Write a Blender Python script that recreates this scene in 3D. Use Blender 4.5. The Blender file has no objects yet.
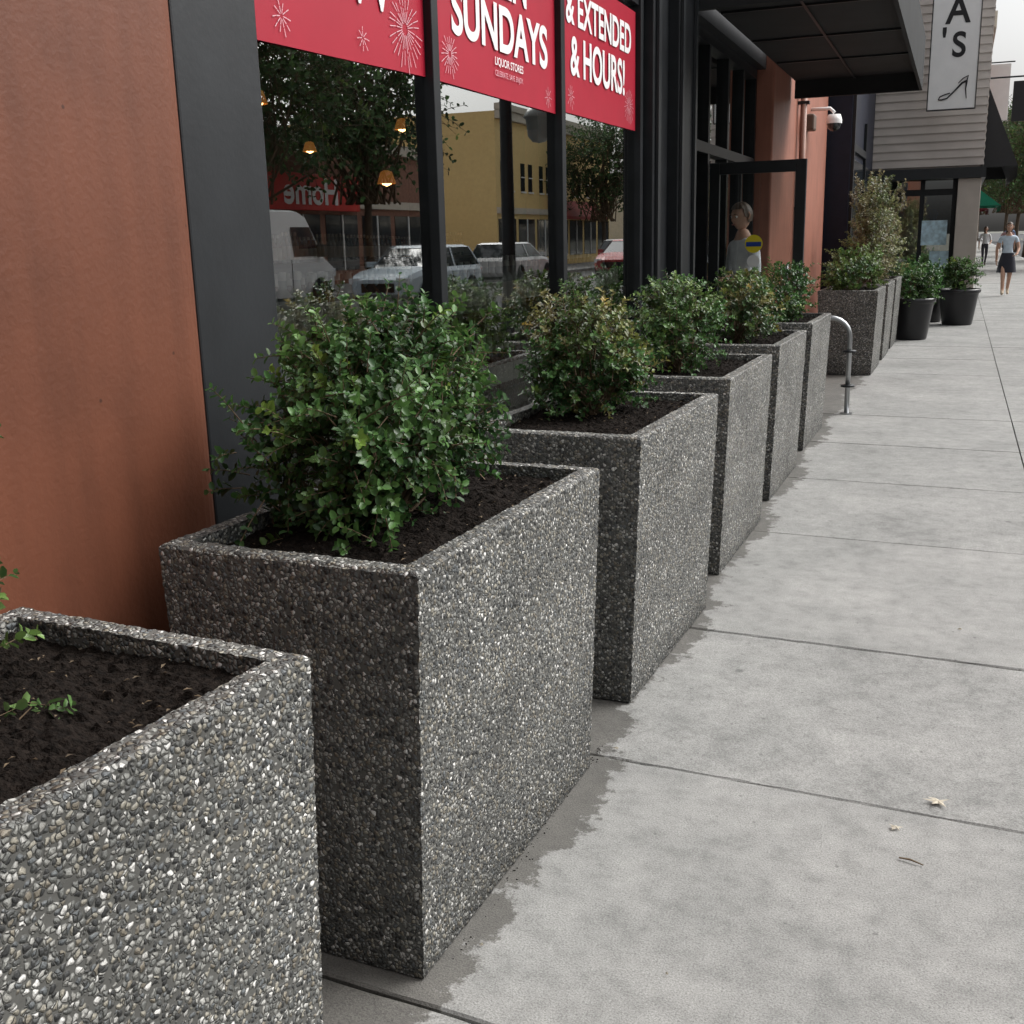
import bpy, math, random
import numpy as np
from mathutils import Vector, Matrix, noise
random.seed(7); rng=np.random.default_rng(7)
scene=bpy.context.scene
D=bpy.data

# ------------------------------------------------------------------ helpers
def link(o,parent=None):
    scene.collection.objects.link(o)
    if parent is not None: o.parent=parent
    return o
def empty(name,loc=(0,0,0),rotz=0):
    o=D.objects.new(name,None); o.location=loc; o.rotation_euler=(0,0,rotz); return link(o)
def mesh_obj(name,verts,faces,mat=None,parent=None,smooth=False,loc=(0,0,0),rotz=0):
    me=D.meshes.new(name); me.from_pydata([tuple(v) for v in verts],[],[tuple(f) for f in faces]); me.update()
    if mat is not None: me.materials.append(mat)
    if smooth: me.polygons.foreach_set('use_smooth',[True]*len(me.polygons))
    o=D.objects.new(name,me); o.location=loc; o.rotation_euler=(0,0,rotz); return link(o,parent)
BF=[(0,3,2,1),(4,5,6,7),(0,1,5,4),(1,2,6,5),(2,3,7,6),(3,0,4,7)]
def bv(x0,x1,y0,y1,z0,z1):
    return [(x0,y0,z0),(x1,y0,z0),(x1,y1,z0),(x0,y1,z0),(x0,y0,z1),(x1,y0,z1),(x1,y1,z1),(x0,y1,z1)]
def box(name,x0,x1,y0,y1,z0,z1,mat,parent=None,bevel=0,seg=2,loc=(0,0,0),rotz=0):
    o=mesh_obj(name,bv(x0,x1,y0,y1,z0,z1),BF,mat,parent,loc=loc,rotz=rotz)
    if bevel:
        m=o.modifiers.new('b','BEVEL'); m.width=bevel; m.segments=seg
    return o
def boxes(name,lst,mat,parent=None,bevel=0):
    V=[];F=[]
    for b in lst:
        n=len(V); V+=bv(*b); F+=[tuple(i+n for i in f) for f in BF]
    o=mesh_obj(name,V,F,mat,parent)
    if bevel:
        m=o.modifiers.new('b','BEVEL'); m.width=bevel; m.segments=2
    return o
def tube(pts,rad,seg=8,cap=True):
    pts=[Vector(p) for p in pts]; V=[];F=[]
    prev=None
    for i,p in enumerate(pts):
        a=pts[min(i+1,len(pts)-1)]-pts[max(i-1,0)]
        if a.length<1e-9: a=Vector((0,0,1))
        a.normalize()
        if prev is None:
            ref=Vector((1,0,0)) if abs(a.x)<.8 else Vector((0,1,0))
        else: ref=prev
        u=(ref-a*ref.dot(a)).normalized(); w=a.cross(u); prev=u
        for k in range(seg):
            t=2*math.pi*k/seg
            V.append(p+(u*math.cos(t)+w*math.sin(t))*rad[i])
    for i in range(len(pts)-1):
        for k in range(seg):
            k2=(k+1)%seg
            F.append((i*seg+k,i*seg+k2,(i+1)*seg+k2,(i+1)*seg+k))
    if cap:
        F.append(tuple(range(seg))[::-1]); F.append(tuple((len(pts)-1)*seg+k for k in range(seg)))
    return V,F
class MB:
    def __init__(s): s.V=[];s.F=[];s.M=[]
    def add(s,VF,m=0):
        n=len(s.V); s.V+=[tuple(v) for v in VF[0]]; s.F+=[tuple(i+n for i in f) for f in VF[1]]; s.M+=[m]*len(VF[1])
    def box(s,*b,m=0): s.add((bv(*b),BF),m)
    def obj(s,name,mats,parent=None,smooth=False,loc=(0,0,0),rotz=0,bevel=0):
        o=mesh_obj(name,s.V,s.F,None,parent,smooth,loc,rotz)
        for m in mats: o.data.materials.append(m)
        o.data.polygons.foreach_set('material_index',s.M)
        if bevel:
            b=o.modifiers.new('b','BEVEL'); b.width=bevel; b.segments=2
        return o
def lathe(prof,seg=24,center=(0,0,0)):
    V=[];F=[];cx,cy,cz=center
    for r,z in prof:
        for k in range(seg):
            t=2*math.pi*k/seg; V.append((cx+r*math.cos(t),cy+r*math.sin(t),cz+z))
    for i in range(len(prof)-1):
        for k in range(seg):
            k2=(k+1)%seg; F.append((i*seg+k,i*seg+k2,(i+1)*seg+k2,(i+1)*seg+k))
    return V,F
def loft(secs):
    n=len(secs[0]);V=[v for s in secs for v in s];F=[]
    for i in range(len(secs)-1):
        for k in range(n):
            k2=(k+1)%n; F.append((i*n+k,i*n+k2,(i+1)*n+k2,(i+1)*n+k))
    F.append(tuple(range(n))[::-1]); F.append(tuple((len(secs)-1)*n+k for k in range(n)))
    return V,F

# ------------------------------------------------------------------ materials
def nt(name):
    m=D.materials.new(name); m.use_nodes=True; t=m.node_tree
    return m,t,t.nodes['Principled BSDF'],t.nodes,t.links
def ramp(N,stops,interp='LINEAR'):
    r=N.new('ShaderNodeValToRGB'); e=r.color_ramp; e.interpolation=interp
    while len(e.elements)<len(stops): e.elements.new(.5)
    for i,(p,c) in enumerate(stops):
        e.elements[i].position=p; e.elements[i].color=(c[0],c[1],c[2],1) if not isinstance(c,(int,float)) else (c,c,c,1)
    return r
def mat(name,col,rough=.6,metal=0,var=.12,scale=6,bump=.0,bscale=60,spec=.4):
    m,t,b,N,L=nt(name)
    b.inputs['Roughness'].default_value=rough; b.inputs['Metallic'].default_value=metal
    b.inputs['Specular IOR Level'].default_value=spec
    tc=N.new('ShaderNodeTexCoord'); n=N.new('ShaderNodeTexNoise'); n.inputs['Scale'].default_value=scale; n.inputs['Detail'].default_value=4
    L.new(tc.outputs['Object'],n.inputs['Vector'])
    r=ramp(N,[(.3,[c*(1-var) for c in col]),(.7,[min(1,c*(1+var)) for c in col])])
    L.new(n.outputs['Fac'],r.inputs[0]); L.new(r.outputs[0],b.inputs['Base Color'])
    if bump:
        n2=N.new('ShaderNodeTexNoise'); n2.inputs['Scale'].default_value=bscale; n2.inputs['Detail'].default_value=4
        L.new(tc.outputs['Object'],n2.inputs['Vector'])
        bp=N.new('ShaderNodeBump'); bp.inputs['Strength'].default_value=bump; bp.inputs['Distance'].default_value=.01
        L.new(n2.outputs['Fac'],bp.inputs['Height']); L.new(bp.outputs[0],b.inputs['Normal'])
    return m
def emis(name,col,s):
    m,t,b,N,L=nt(name); b.inputs['Base Color'].default_value=(*col,1)
    b.inputs['Emission Color'].default_value=(*col,1); b.inputs['Emission Strength'].default_value=s; return m
def mulc(N,L,a,c):
    x=N.new('ShaderNodeMix'); x.data_type='RGBA'; x.blend_type='MULTIPLY'; x.inputs[0].default_value=1; L.new(a,x.inputs[6]); L.new(c,x.inputs[7]); return x.outputs[2]

def aggregate_mat():
    m,t,b,N,L=nt('exposed_aggregate')
    tc=N.new('ShaderNodeTexCoord'); oi=N.new('ShaderNodeObjectInfo')
    mul=N.new('ShaderNodeMath'); mul.operation='MULTIPLY'; mul.inputs[1].default_value=13.7; L.new(oi.outputs['Random'],mul.inputs[0])
    add=N.new('ShaderNodeVectorMath'); add.operation='ADD'; L.new(tc.outputs['Object'],add.inputs[0]); L.new(mul.outputs[0],add.inputs[1])
    nz=N.new('ShaderNodeTexNoise'); nz.inputs['Scale'].default_value=80; nz.inputs['Detail'].default_value=1; L.new(add.outputs[0],nz.inputs['Vector'])
    sc=N.new('ShaderNodeVectorMath'); sc.operation='SCALE'; sc.inputs['Scale'].default_value=.010; L.new(nz.outputs['Color'],sc.inputs[0])
    a2=N.new('ShaderNodeVectorMath'); a2.operation='ADD'; L.new(add.outputs[0],a2.inputs[0]); L.new(sc.outputs[0],a2.inputs[1])
    def vor(scale,feat):
        v=N.new('ShaderNodeTexVoronoi'); v.feature=feat; v.inputs['Scale'].default_value=scale; L.new(a2.outputs[0],v.inputs['Vector']); return v
    S=110
    v1=vor(S,'F1'); v2=vor(S,'DISTANCE_TO_EDGE')
    sep=N.new('ShaderNodeSeparateColor'); L.new(v1.outputs['Color'],sep.inputs[0])
    r=ramp(N,[(0,(.040,.041,.041)),(.13,(.09,.093,.09)),(.27,(.165,.168,.158)),(.40,(.27,.27,.25)),(.53,(.20,.178,.14)),(.60,(.31,.29,.24)),(.70,(.42,.415,.39)),(.80,(.13,.14,.145)),(.88,(.25,.245,.225)),(.94,(.68,.67,.64))],'CONSTANT')
    L.new(sep.outputs[0],r.inputs[0])
    n3=N.new('ShaderNodeTexNoise'); n3.inputs['Scale'].default_value=420; n3.inputs['Detail'].default_value=2; L.new(add.outputs[0],n3.inputs['Vector'])
    r3=ramp(N,[(.3,.7),(.7,1.25)]); L.new(n3.outputs['Fac'],r3.inputs[0])
    mx=mulc(N,L,r.outputs[0],r3.outputs[0])
    rm=ramp(N,[(.03,1),(.10,0)]); L.new(v2.outputs['Distance'],rm.inputs[0])
    rf=ramp(N,[(.56,0),(.66,1)]); L.new(v1.outputs['Distance'],rf.inputs[0])
    mxx=N.new('ShaderNodeMath'); mxx.operation='MAXIMUM'; L.new(rf.outputs[0],mxx.inputs[0]); L.new(rm.outputs[0],mxx.inputs[1])
    mm=N.new('ShaderNodeMix'); mm.data_type='RGBA'; L.new(mxx.outputs[0],mm.inputs[0]); L.new(mx,mm.inputs[6]); mm.inputs[7].default_value=(.092,.091,.084,1)
    n4=N.new('ShaderNodeTexNoise'); n4.inputs['Scale'].default_value=3.2; n4.inputs['Detail'].default_value=4; L.new(add.outputs[0],n4.inputs['Vector'])
    r4=ramp(N,[(.3,.80),(.7,1.22)]); L.new(n4.outputs['Fac'],r4.inputs[0])
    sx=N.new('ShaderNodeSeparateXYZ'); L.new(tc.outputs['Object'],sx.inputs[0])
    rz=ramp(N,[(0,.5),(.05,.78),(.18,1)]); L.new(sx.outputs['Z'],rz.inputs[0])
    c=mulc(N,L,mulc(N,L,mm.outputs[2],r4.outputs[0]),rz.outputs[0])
    L.new(c,b.inputs['Base Color'])
    rr=N.new('ShaderNodeMapRange'); rr.inputs['To Min'].default_value=.36; rr.inputs['To Max'].default_value=.75; L.new(sep.outputs[1],rr.inputs[0]); L.new(rr.outputs[0],b.inputs['Roughness'])
    h=ramp(N,[(0,1),(.3,.85),(.5,.5),(.68,0)],'EASE'); L.new(v1.outputs['Distance'],h.inputs[0])
    he=ramp(N,[(0,0),(.10,1)]); L.new(v2.outputs['Distance'],he.inputs[0])
    hm=N.new('ShaderNodeMath'); hm.operation='MULTIPLY'; L.new(h.outputs[0],hm.inputs[0]); L.new(he.outputs[0],hm.inputs[1])
    bp=N.new('ShaderNodeBump'); bp.inputs['Strength'].default_value=1; bp.inputs['Distance'].default_value=.0055; L.new(hm.outputs[0],bp.inputs['Height'])
    L.new(bp.outputs[0],b.inputs['Normal'])
    return m
AGG=aggregate_mat()

def concrete_mat():
    m,t,b,N,L=nt('sidewalk_concrete')
    tc=N.new('ShaderNodeTexCoord')
    def no(s,d=5,r=.6):
        n=N.new('ShaderNodeTexNoise'); n.inputs['Scale'].default_value=s; n.inputs['Detail'].default_value=d; n.inputs['Roughness'].default_value=r; L.new(tc.outputs['Object'],n.inputs['Vector']); return n
    big=no(1.5,7,.7); r=ramp(N,[(.25,(.165,.165,.158)),(.42,(.228,.228,.219)),(.58,(.275,.273,.262)),(.78,(.325,.321,.307))]); L.new(big.outputs[0],r.inputs[0])
    fine=no(230,2,.7); rf=ramp(N,[(.28,.55),(.5,1),(.72,1.32)]); L.new(fine.outputs[0],rf.inputs[0])
    mid=no(12,6,.78); rmid=ramp(N,[(.3,.78),(.5,.98),(.7,1.10)]); L.new(mid.outputs[0],rmid.inputs[0])
    c=mulc(N,L,mulc(N,L,r.outputs[0],rf.outputs[0]),rmid.outputs[0])
    v=N.new('ShaderNodeTexVoronoi'); v.inputs['Scale'].default_value=2.6; L.new(tc.outputs['Object'],v.inputs['Vector'])
    rv=ramp(N,[(.025,.62),(.05,1)]); L.new(v.outputs['Distance'],rv.inputs[0]); c=mulc(N,L,c,rv.outputs[0])
    v3=N.new('ShaderNodeTexVoronoi'); v3.inputs['Scale'].default_value=13; L.new(tc.outputs['Object'],v3.inputs['Vector'])
    rv3=ramp(N,[(.04,.6),(.08,1)]); L.new(v3.outputs['Distance'],rv3.inputs[0]); c=mulc(N,L,c,rv3.outputs[0])
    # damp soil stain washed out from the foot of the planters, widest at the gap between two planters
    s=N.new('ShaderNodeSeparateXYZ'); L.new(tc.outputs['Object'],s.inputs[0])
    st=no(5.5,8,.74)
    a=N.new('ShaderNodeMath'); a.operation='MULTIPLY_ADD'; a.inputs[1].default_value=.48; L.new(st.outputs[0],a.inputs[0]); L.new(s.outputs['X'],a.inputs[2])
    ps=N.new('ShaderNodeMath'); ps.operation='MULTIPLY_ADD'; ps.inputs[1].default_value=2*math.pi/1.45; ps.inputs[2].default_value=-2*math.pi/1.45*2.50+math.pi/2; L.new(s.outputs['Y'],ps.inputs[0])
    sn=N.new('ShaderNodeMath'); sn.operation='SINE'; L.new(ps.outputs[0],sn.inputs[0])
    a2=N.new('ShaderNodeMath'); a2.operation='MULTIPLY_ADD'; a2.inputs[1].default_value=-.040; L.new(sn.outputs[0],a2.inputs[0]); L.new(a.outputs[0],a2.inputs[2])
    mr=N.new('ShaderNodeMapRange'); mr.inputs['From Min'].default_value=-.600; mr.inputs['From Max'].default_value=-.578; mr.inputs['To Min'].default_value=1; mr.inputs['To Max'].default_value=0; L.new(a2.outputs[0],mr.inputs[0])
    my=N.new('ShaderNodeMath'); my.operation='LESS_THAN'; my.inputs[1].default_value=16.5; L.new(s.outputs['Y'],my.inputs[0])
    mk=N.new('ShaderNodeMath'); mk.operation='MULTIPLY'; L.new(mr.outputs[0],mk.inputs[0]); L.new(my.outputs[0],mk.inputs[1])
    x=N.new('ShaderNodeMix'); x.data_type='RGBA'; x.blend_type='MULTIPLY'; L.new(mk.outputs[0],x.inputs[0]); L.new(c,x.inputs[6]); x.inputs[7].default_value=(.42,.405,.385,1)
    L.new(x.outputs[2],b.inputs['Base Color']); b.inputs['Roughness'].default_value=.8
    bp=N.new('ShaderNodeBump'); bp.inputs['Strength'].default_value=.5; bp.inputs['Distance'].default_value=.003; L.new(fine.outputs[0],bp.inputs['Height']); L.new(bp.outputs[0],b.inputs['Normal'])
    return m
CONC=concrete_mat()

def leaf_mat(name,tr=.25,rough=.38):
    m,t,b,N,L=nt(name)
    at=N.new('ShaderNodeAttribute'); at.attribute_name='Col'
    L.new(at.outputs['Color'],b.inputs['Base Color']); b.inputs['Roughness'].default_value=rough; b.inputs['Specular IOR Level'].default_value=.4
    tl=N.new('ShaderNodeBsdfTranslucent'); hs=N.new('ShaderNodeHueSaturation'); hs.inputs['Value'].default_value=1.5; L.new(at.outputs['Color'],hs.inputs['Color']); L.new(hs.outputs[0],tl.inputs['Color'])
    mx=N.new('ShaderNodeMixShader'); mx.inputs[0].default_value=tr; L.new(b.outputs[0],mx.inputs[1]); L.new(tl.outputs[0],mx.inputs[2])
    L.new(mx.outputs[0],N['Material Output'].inputs['Surface']); return m
LEAF=leaf_mat('shrub_leaves'); TLEAF=leaf_mat('tree_leaves',.3,.6)

def glass_mat(name='window_glass',lo=.36,hi=1.0,ior=2.0,tint=.90):
    m,t,b,N,L=nt(name); N.remove(b)
    tr=N.new('ShaderNodeBsdfTransparent'); tr.inputs[0].default_value=(tint*.96,tint,tint*.98,1)
    gl=N.new('ShaderNodeBsdfGlossy'); gl.inputs['Roughness'].default_value=0.0; gl.inputs['Color'].default_value=(.96,.98,.97,1)
    fr=N.new('ShaderNodeFresnel'); fr.inputs['IOR'].default_value=ior
    mr=N.new('ShaderNodeMapRange'); mr.inputs['To Min'].default_value=lo; mr.inputs['To Max'].default_value=hi; L.new(fr.outputs[0],mr.inputs[0])
    mx=N.new('ShaderNodeMixShader'); L.new(mr.outputs[0],mx.inputs[0]); L.new(tr.outputs[0],mx.inputs[1]); L.new(gl.outputs[0],mx.inputs[2])
    L.new(mx.outputs[0],N['Material Output'].inputs['Surface']); return m
GLASS=glass_mat(); GLASS2=glass_mat('door_glass',.20,.9,1.4,.72)

def stucco(name,col,bs=.2):
    m,t,b,N,L=nt(name); tc=N.new('ShaderNodeTexCoord')
    n=N.new('ShaderNodeTexNoise'); n.inputs['Scale'].default_value=2.6; n.inputs['Detail'].default_value=7; n.inputs['Roughness'].default_value=.65; L.new(tc.outputs['Object'],n.inputs['Vector'])
    r=ramp(N,[(.25,[c*.78 for c in col]),(.5,col),(.78,[c*1.15 for c in col])]); L.new(n.outputs[0],r.inputs[0])
    mp=N.new('ShaderNodeMapping'); mp.inputs['Scale'].default_value=(9,9,.7); L.new(tc.outputs['Object'],mp.inputs[0])
    n5=N.new('ShaderNodeTexNoise'); n5.inputs['Scale'].default_value=1.5; n5.inputs['Detail'].default_value=5; L.new(mp.outputs[0],n5.inputs['Vector'])
    r5=ramp(N,[(.3,.86),(.6,1.03)]); L.new(n5.outputs[0],r5.inputs[0])
    c=mulc(N,L,r.outputs[0],r5.outputs[0])
    v=N.new('ShaderNodeTexVoronoi'); v.inputs['Scale'].default_value=9.5; L.new(tc.outputs['Object'],v.inputs['Vector'])
    rv=ramp(N,[(.025,.42),(.05,1)]); L.new(v.outputs['Distance'],rv.inputs[0]); c=mulc(N,L,c,rv.outputs[0])
    L.new(c,b.inputs['Base Color']); b.inputs['Roughness'].default_value=.55; b.inputs['Specular IOR Level'].default_value=.35
    n2=N.new('ShaderNodeTexNoise'); n2.inputs['Scale'].default_value=75; n2.inputs['Detail'].default_value=5; L.new(tc.outputs['Object'],n2.inputs['Vector'])
    bp=N.new('ShaderNodeBump'); bp.inputs['Strength'].default_value=bs; bp.inputs['Distance'].default_value=.006; L.new(n2.outputs[0],bp.inputs['Height']); L.new(bp.outputs[0],b.inputs['Normal'])
    return m
ORANGE=stucco('orange_stucco',(.135,.046,.024)); SALMON=stucco('salmon_stucco',(.31,.125,.085))
BLACK=mat('black_paint',(.012,.0135,.0155),.45,var=.25,scale=9,spec=.3)
BLACK2=mat('charcoal_frame',(.018,.020,.0225),.45,var=.15,scale=7,bump=.05,spec=.35)
CANOPY=mat('canopy_metal',(.018,.019,.020),.7,var=.2,scale=3,spec=.2)
NAVY=mat('navy_paint',(.010,.013,.026),.5,var=.2,spec=.3)
SOIL=mat('potting_soil',(.0105,.0078,.0063),.95,var=.7,scale=90,bump=1,bscale=150,spec=.12)
BARK=mat('bark',(.09,.065,.045),.9,var=.35,scale=20,bump=.6,bscale=40)
TWIG=mat('twig_bark',(.13,.09,.055),.85,var=.3,scale=30)
WHITE=mat('white_paint',(.80,.80,.79),.5,var=.03)
BEIGE=mat('beige_siding',(.46,.415,.385),.6,var=.08,scale=3)
BEIGE2=mat('beige_column',(.42,.37,.33),.6,var=.1,scale=3)
YELLOW=mat('yellow_wall',(.74,.54,.24),.7,var=.06)
BRICK=mat('brick_wall',(.26,.13,.09),.8,var=.25,scale=9)
GREY=mat('grey_wall',(.33,.32,.31),.8,var=.1)
CREAM=mat('cream_wall',(.55,.5,.42),.8,var=.08)
ASPH=mat('asphalt',(.055,.055,.057),.85,var=.25,scale=8)
GROUND=mat('ground_soil',(.12,.12,.10),.9,var=.2,scale=.5)
STEEL=mat('stainless_steel',(.42,.43,.44),.35,metal=1,var=.06)
RED=mat('banner_red',(.34,.008,.026),.5,var=.05,spec=.3)
RED2=mat('sign_red',(.6,.03,.02),.5,var=.05)
POT=mat('glazed_pot',(.014,.014,.016),.3,var=.2,spec=.45)
TIRE=mat('tire_rubber',(.02,.02,.02),.8)
SKIN=mat('skin',(.46,.27,.19),.5,var=.05,scale=20)
DARKGL=mat('dark_glass',(.02,.025,.03),.06,var=.1,spec=.8)
GREEN=mat('green_awning',(.02,.32,.19),.6,var=.08)
DRY=mat('dry_leaf',(.50,.45,.36),.7,var=.2,scale=40)
YSTK=mat('yellow_sticker',(.75,.62,.03),.4,var=.02); BSTK=mat('blue_sticker',(.02,.06,.3),.4)
FLOORM=mat('shop_floor',(.20,.17,.14),.4); SHOPW=mat('shop_wall',(.16,.13,.10),.8,var=.15); SHOPC=mat('shop_ceiling',(.08,.076,.072),.9)
LAMP=emis('warm_lamp',(1,.55,.2),12)
WOOD=mat('shelf_wood',(.10,.06,.035),.5,var=.2,scale=12)

# ------------------------------------------------------------------ world / sun / camera
S=Vector((.62,.42,.78)).normalized()
w=D.worlds.new('World'); scene.world=w; w.use_nodes=True
N=w.node_tree.nodes; L=w.node_tree.links
sky=N.new('ShaderNodeTexSky'); sky.sky_type='NISHITA'; sky.sun_disc=False
sky.sun_elevation=math.asin(S.z); sky.sun_rotation=math.atan2(S.x,S.y); sky.dust_density=7; sky.air_density=1.2; sky.ozone_density=1
hs=N.new('ShaderNodeHueSaturation'); hs.inputs['Saturation'].default_value=.12; hs.inputs['Value'].default_value=1.65
L.new(sky.outputs[0],hs.inputs['Color']); L.new(hs.outputs[0],N['Background'].inputs['Color']); N['Background'].inputs['Strength'].default_value=.15
sl=D.lights.new('sun','SUN'); sl.energy=.8; sl.angle=math.radians(35); sl.color=(1,.97,.93)
so=link(D.objects.new('sun',sl)); so.rotation_euler=S.to_track_quat('Z','Y').to_euler(); so.location=(5,5,20)
H=1.45
cam=D.cameras.new('camera'); cam.sensor_width=36; cam.lens=36*1100/1024; cam.clip_end=1500; cam.clip_start=.05
co=link(D.objects.new('camera',cam)); scene.camera=co
R=Matrix(((.92993,-.06683,.36154),(.36691,.23178,-.90090),(-.02356,.97048,.24000)))
M=R.to_4x4(); M.translation=(0,0,H); co.matrix_world=M
scene.view_settings.view_transform='Standard'; scene.view_settings.look='None'; scene.view_settings.exposure=0

# ------------------------------------------------------------------ ground, road, sidewalk
mesh_obj('ground',[(-400,-400,-.16),(400,-400,-.16),(400,600,-.16),(-400,600,-.16)],[(0,1,2,3)],GROUND)
mesh_obj('road',[(3,-60,-.15),(13.6,-60,-.15),(13.6,400,-.15),(3,400,-.15)],[(0,1,2,3)],ASPH)
marks=[(8.25,8.37,y,y+3,-.149,-.146) for y in range(-40,200,9)]
boxes('road_markings',marks,mat('road_paint',(.7,.6,.2),.6))
sw=empty('sidewalk')
box('bed',-2.2,2.86,-8,150,-.155,-.022,mat('joint_dirt',(.05,.045,.04),.95),sw)
joints=[-7.5,-6,-4.6,-3.2,-1.9,-.7,.5,1.655,2.795,3.93,5.42,6.75,8.0,9.3,10.7,12.2,13.7,15.2,16.7,18.2]
y=18.2
while y<148: y+=1.5; joints.append(y)
cols=[(-2.2,.47),(.47,2.86)]
mb=MB(); sk=-.06
for (xa,xb) in cols:
    for i in range(len(joints)-1):
        ya,yb=joints[i],joints[i+1]; dz=random.uniform(-.002,.002)
        g=.0035; x0,x1=xa+g,xb-g; b=.005
        nseg=40 if yb<9 else 6
        def edge(yv,off,drop,jit):
            return [(x0+(x1-x0)*k/nseg,yv+sk*(x0+(x1-x0)*k/nseg+.9)+off+jit*noise.noise(Vector((k*1.7+xa*9,yv*5,off*50))),drop) for k in range(nseg+1)]
        A=edge(ya,g,-.06,0);B=edge(ya,g,-b+dz,.004);C=edge(ya,g+b,dz,.006)
        Dd=edge(yb,-g-b,dz,.006);E=edge(yb,-g,-b+dz,.004);Fg=edge(yb,-g,-.06,0)
        V=A+B+C+Dd+E+Fg; n=nseg+1; F=[]
        for q in range(5):
            for k in range(nseg): F.append((q*n+k,q*n+k+1,(q+1)*n+k+1,(q+1)*n+k))
        mb.add((V,F))
mb.obj('slabs',[CONC],sw)
box('kerb',2.86,3.02,-60,300,-.155,.002,mat('kerb_concrete',(.32,.32,.31),.8,bump=.2),sw,bevel=.015)
box('opposite_sidewalk',13.6,17.9,-60,300,-.155,0.0,mat('far_concrete',(.30,.30,.29),.85),sw)

# ------------------------------------------------------------------ foliage builders
def leaves_mesh(name,P,Dr,Nm,Ln,Wd,Col,mat_,parent=None,extra=None,extra_mat=None):
    n=len(P)
    Dr=Dr/np.linalg.norm(Dr,axis=1,keepdims=True)
    Sd=np.cross(Dr,Nm); Sd/=np.linalg.norm(Sd,axis=1,keepdims=True)+1e-9
    Up=np.cross(Sd,Dr)
    l=Ln[:,None]; wd=Wd[:,None]
    V=np.empty((n,6,3))
    V[:,0]=P
    V[:,1]=P+Dr*l*.3+Sd*wd*.5+Up*wd*.16
    V[:,2]=P+Dr*l*.75+Sd*wd*.43+Up*wd*.12
    V[:,3]=P+Dr*l-Up*wd*.12
    V[:,4]=P+Dr*l*.75-Sd*wd*.43+Up*wd*.12
    V[:,5]=P+Dr*l*.3-Sd*wd*.5+Up*wd*.16
    V=V.reshape(-1,3)
    base=np.arange(n)[:,None]*6
    F=np.concatenate([base+np.array([[0,1,2,3]]),base+np.array([[0,3,4,5]])],1).reshape(-1,4)
    C=np.repeat(np.concatenate([Col,np.ones((n,1))],1),6,axis=0)
    nv=len(V); nf=len(F); mi=np.zeros(nf,int)
    fl=F.reshape(-1); ls=np.arange(nf)*4; lt=np.full(nf,4)
    if extra is not None:
        eV=np.array([tuple(v) for v in extra[0]]); eF=[f for f in extra[1] if len(f)==4]
        eF=np.array(eF)+nv
        V=np.vstack([V,eV]); C=np.vstack([C,np.tile([.1,.07,.05,1],(len(eV),1))])
        fl=np.concatenate([fl,eF.reshape(-1)]); nf2=nf+len(eF); ls=np.arange(nf2)*4; lt=np.full(nf2,4); mi=np.concatenate([mi,np.ones(len(eF),int)]); nf=nf2
    me=D.meshes.new(name); me.vertices.add(len(V)); me.vertices.foreach_set('co',V.astype(np.float32).reshape(-1))
    me.loops.add(len(fl)); me.loops.foreach_set('vertex_index',fl.astype(np.int32))
    me.polygons.add(nf); me.polygons.foreach_set('loop_start',ls.astype(np.int32)); me.polygons.foreach_set('loop_total',lt.astype(np.int32))
    me.update(calc_edges=True); me.validate()
    me.materials.append(mat_)
    if extra is not None: me.materials.append(extra_mat)
    me.polygons.foreach_set('material_index',mi.astype(np.int32))
    ca=me.color_attributes.new('Col','FLOAT_COLOR','POINT'); ca.data.foreach_set('color',C.astype(np.float32).reshape(-1))
    return me
def unit(v): return v/(np.linalg.norm(v,axis=-1,keepdims=True)+1e-9)
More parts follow.
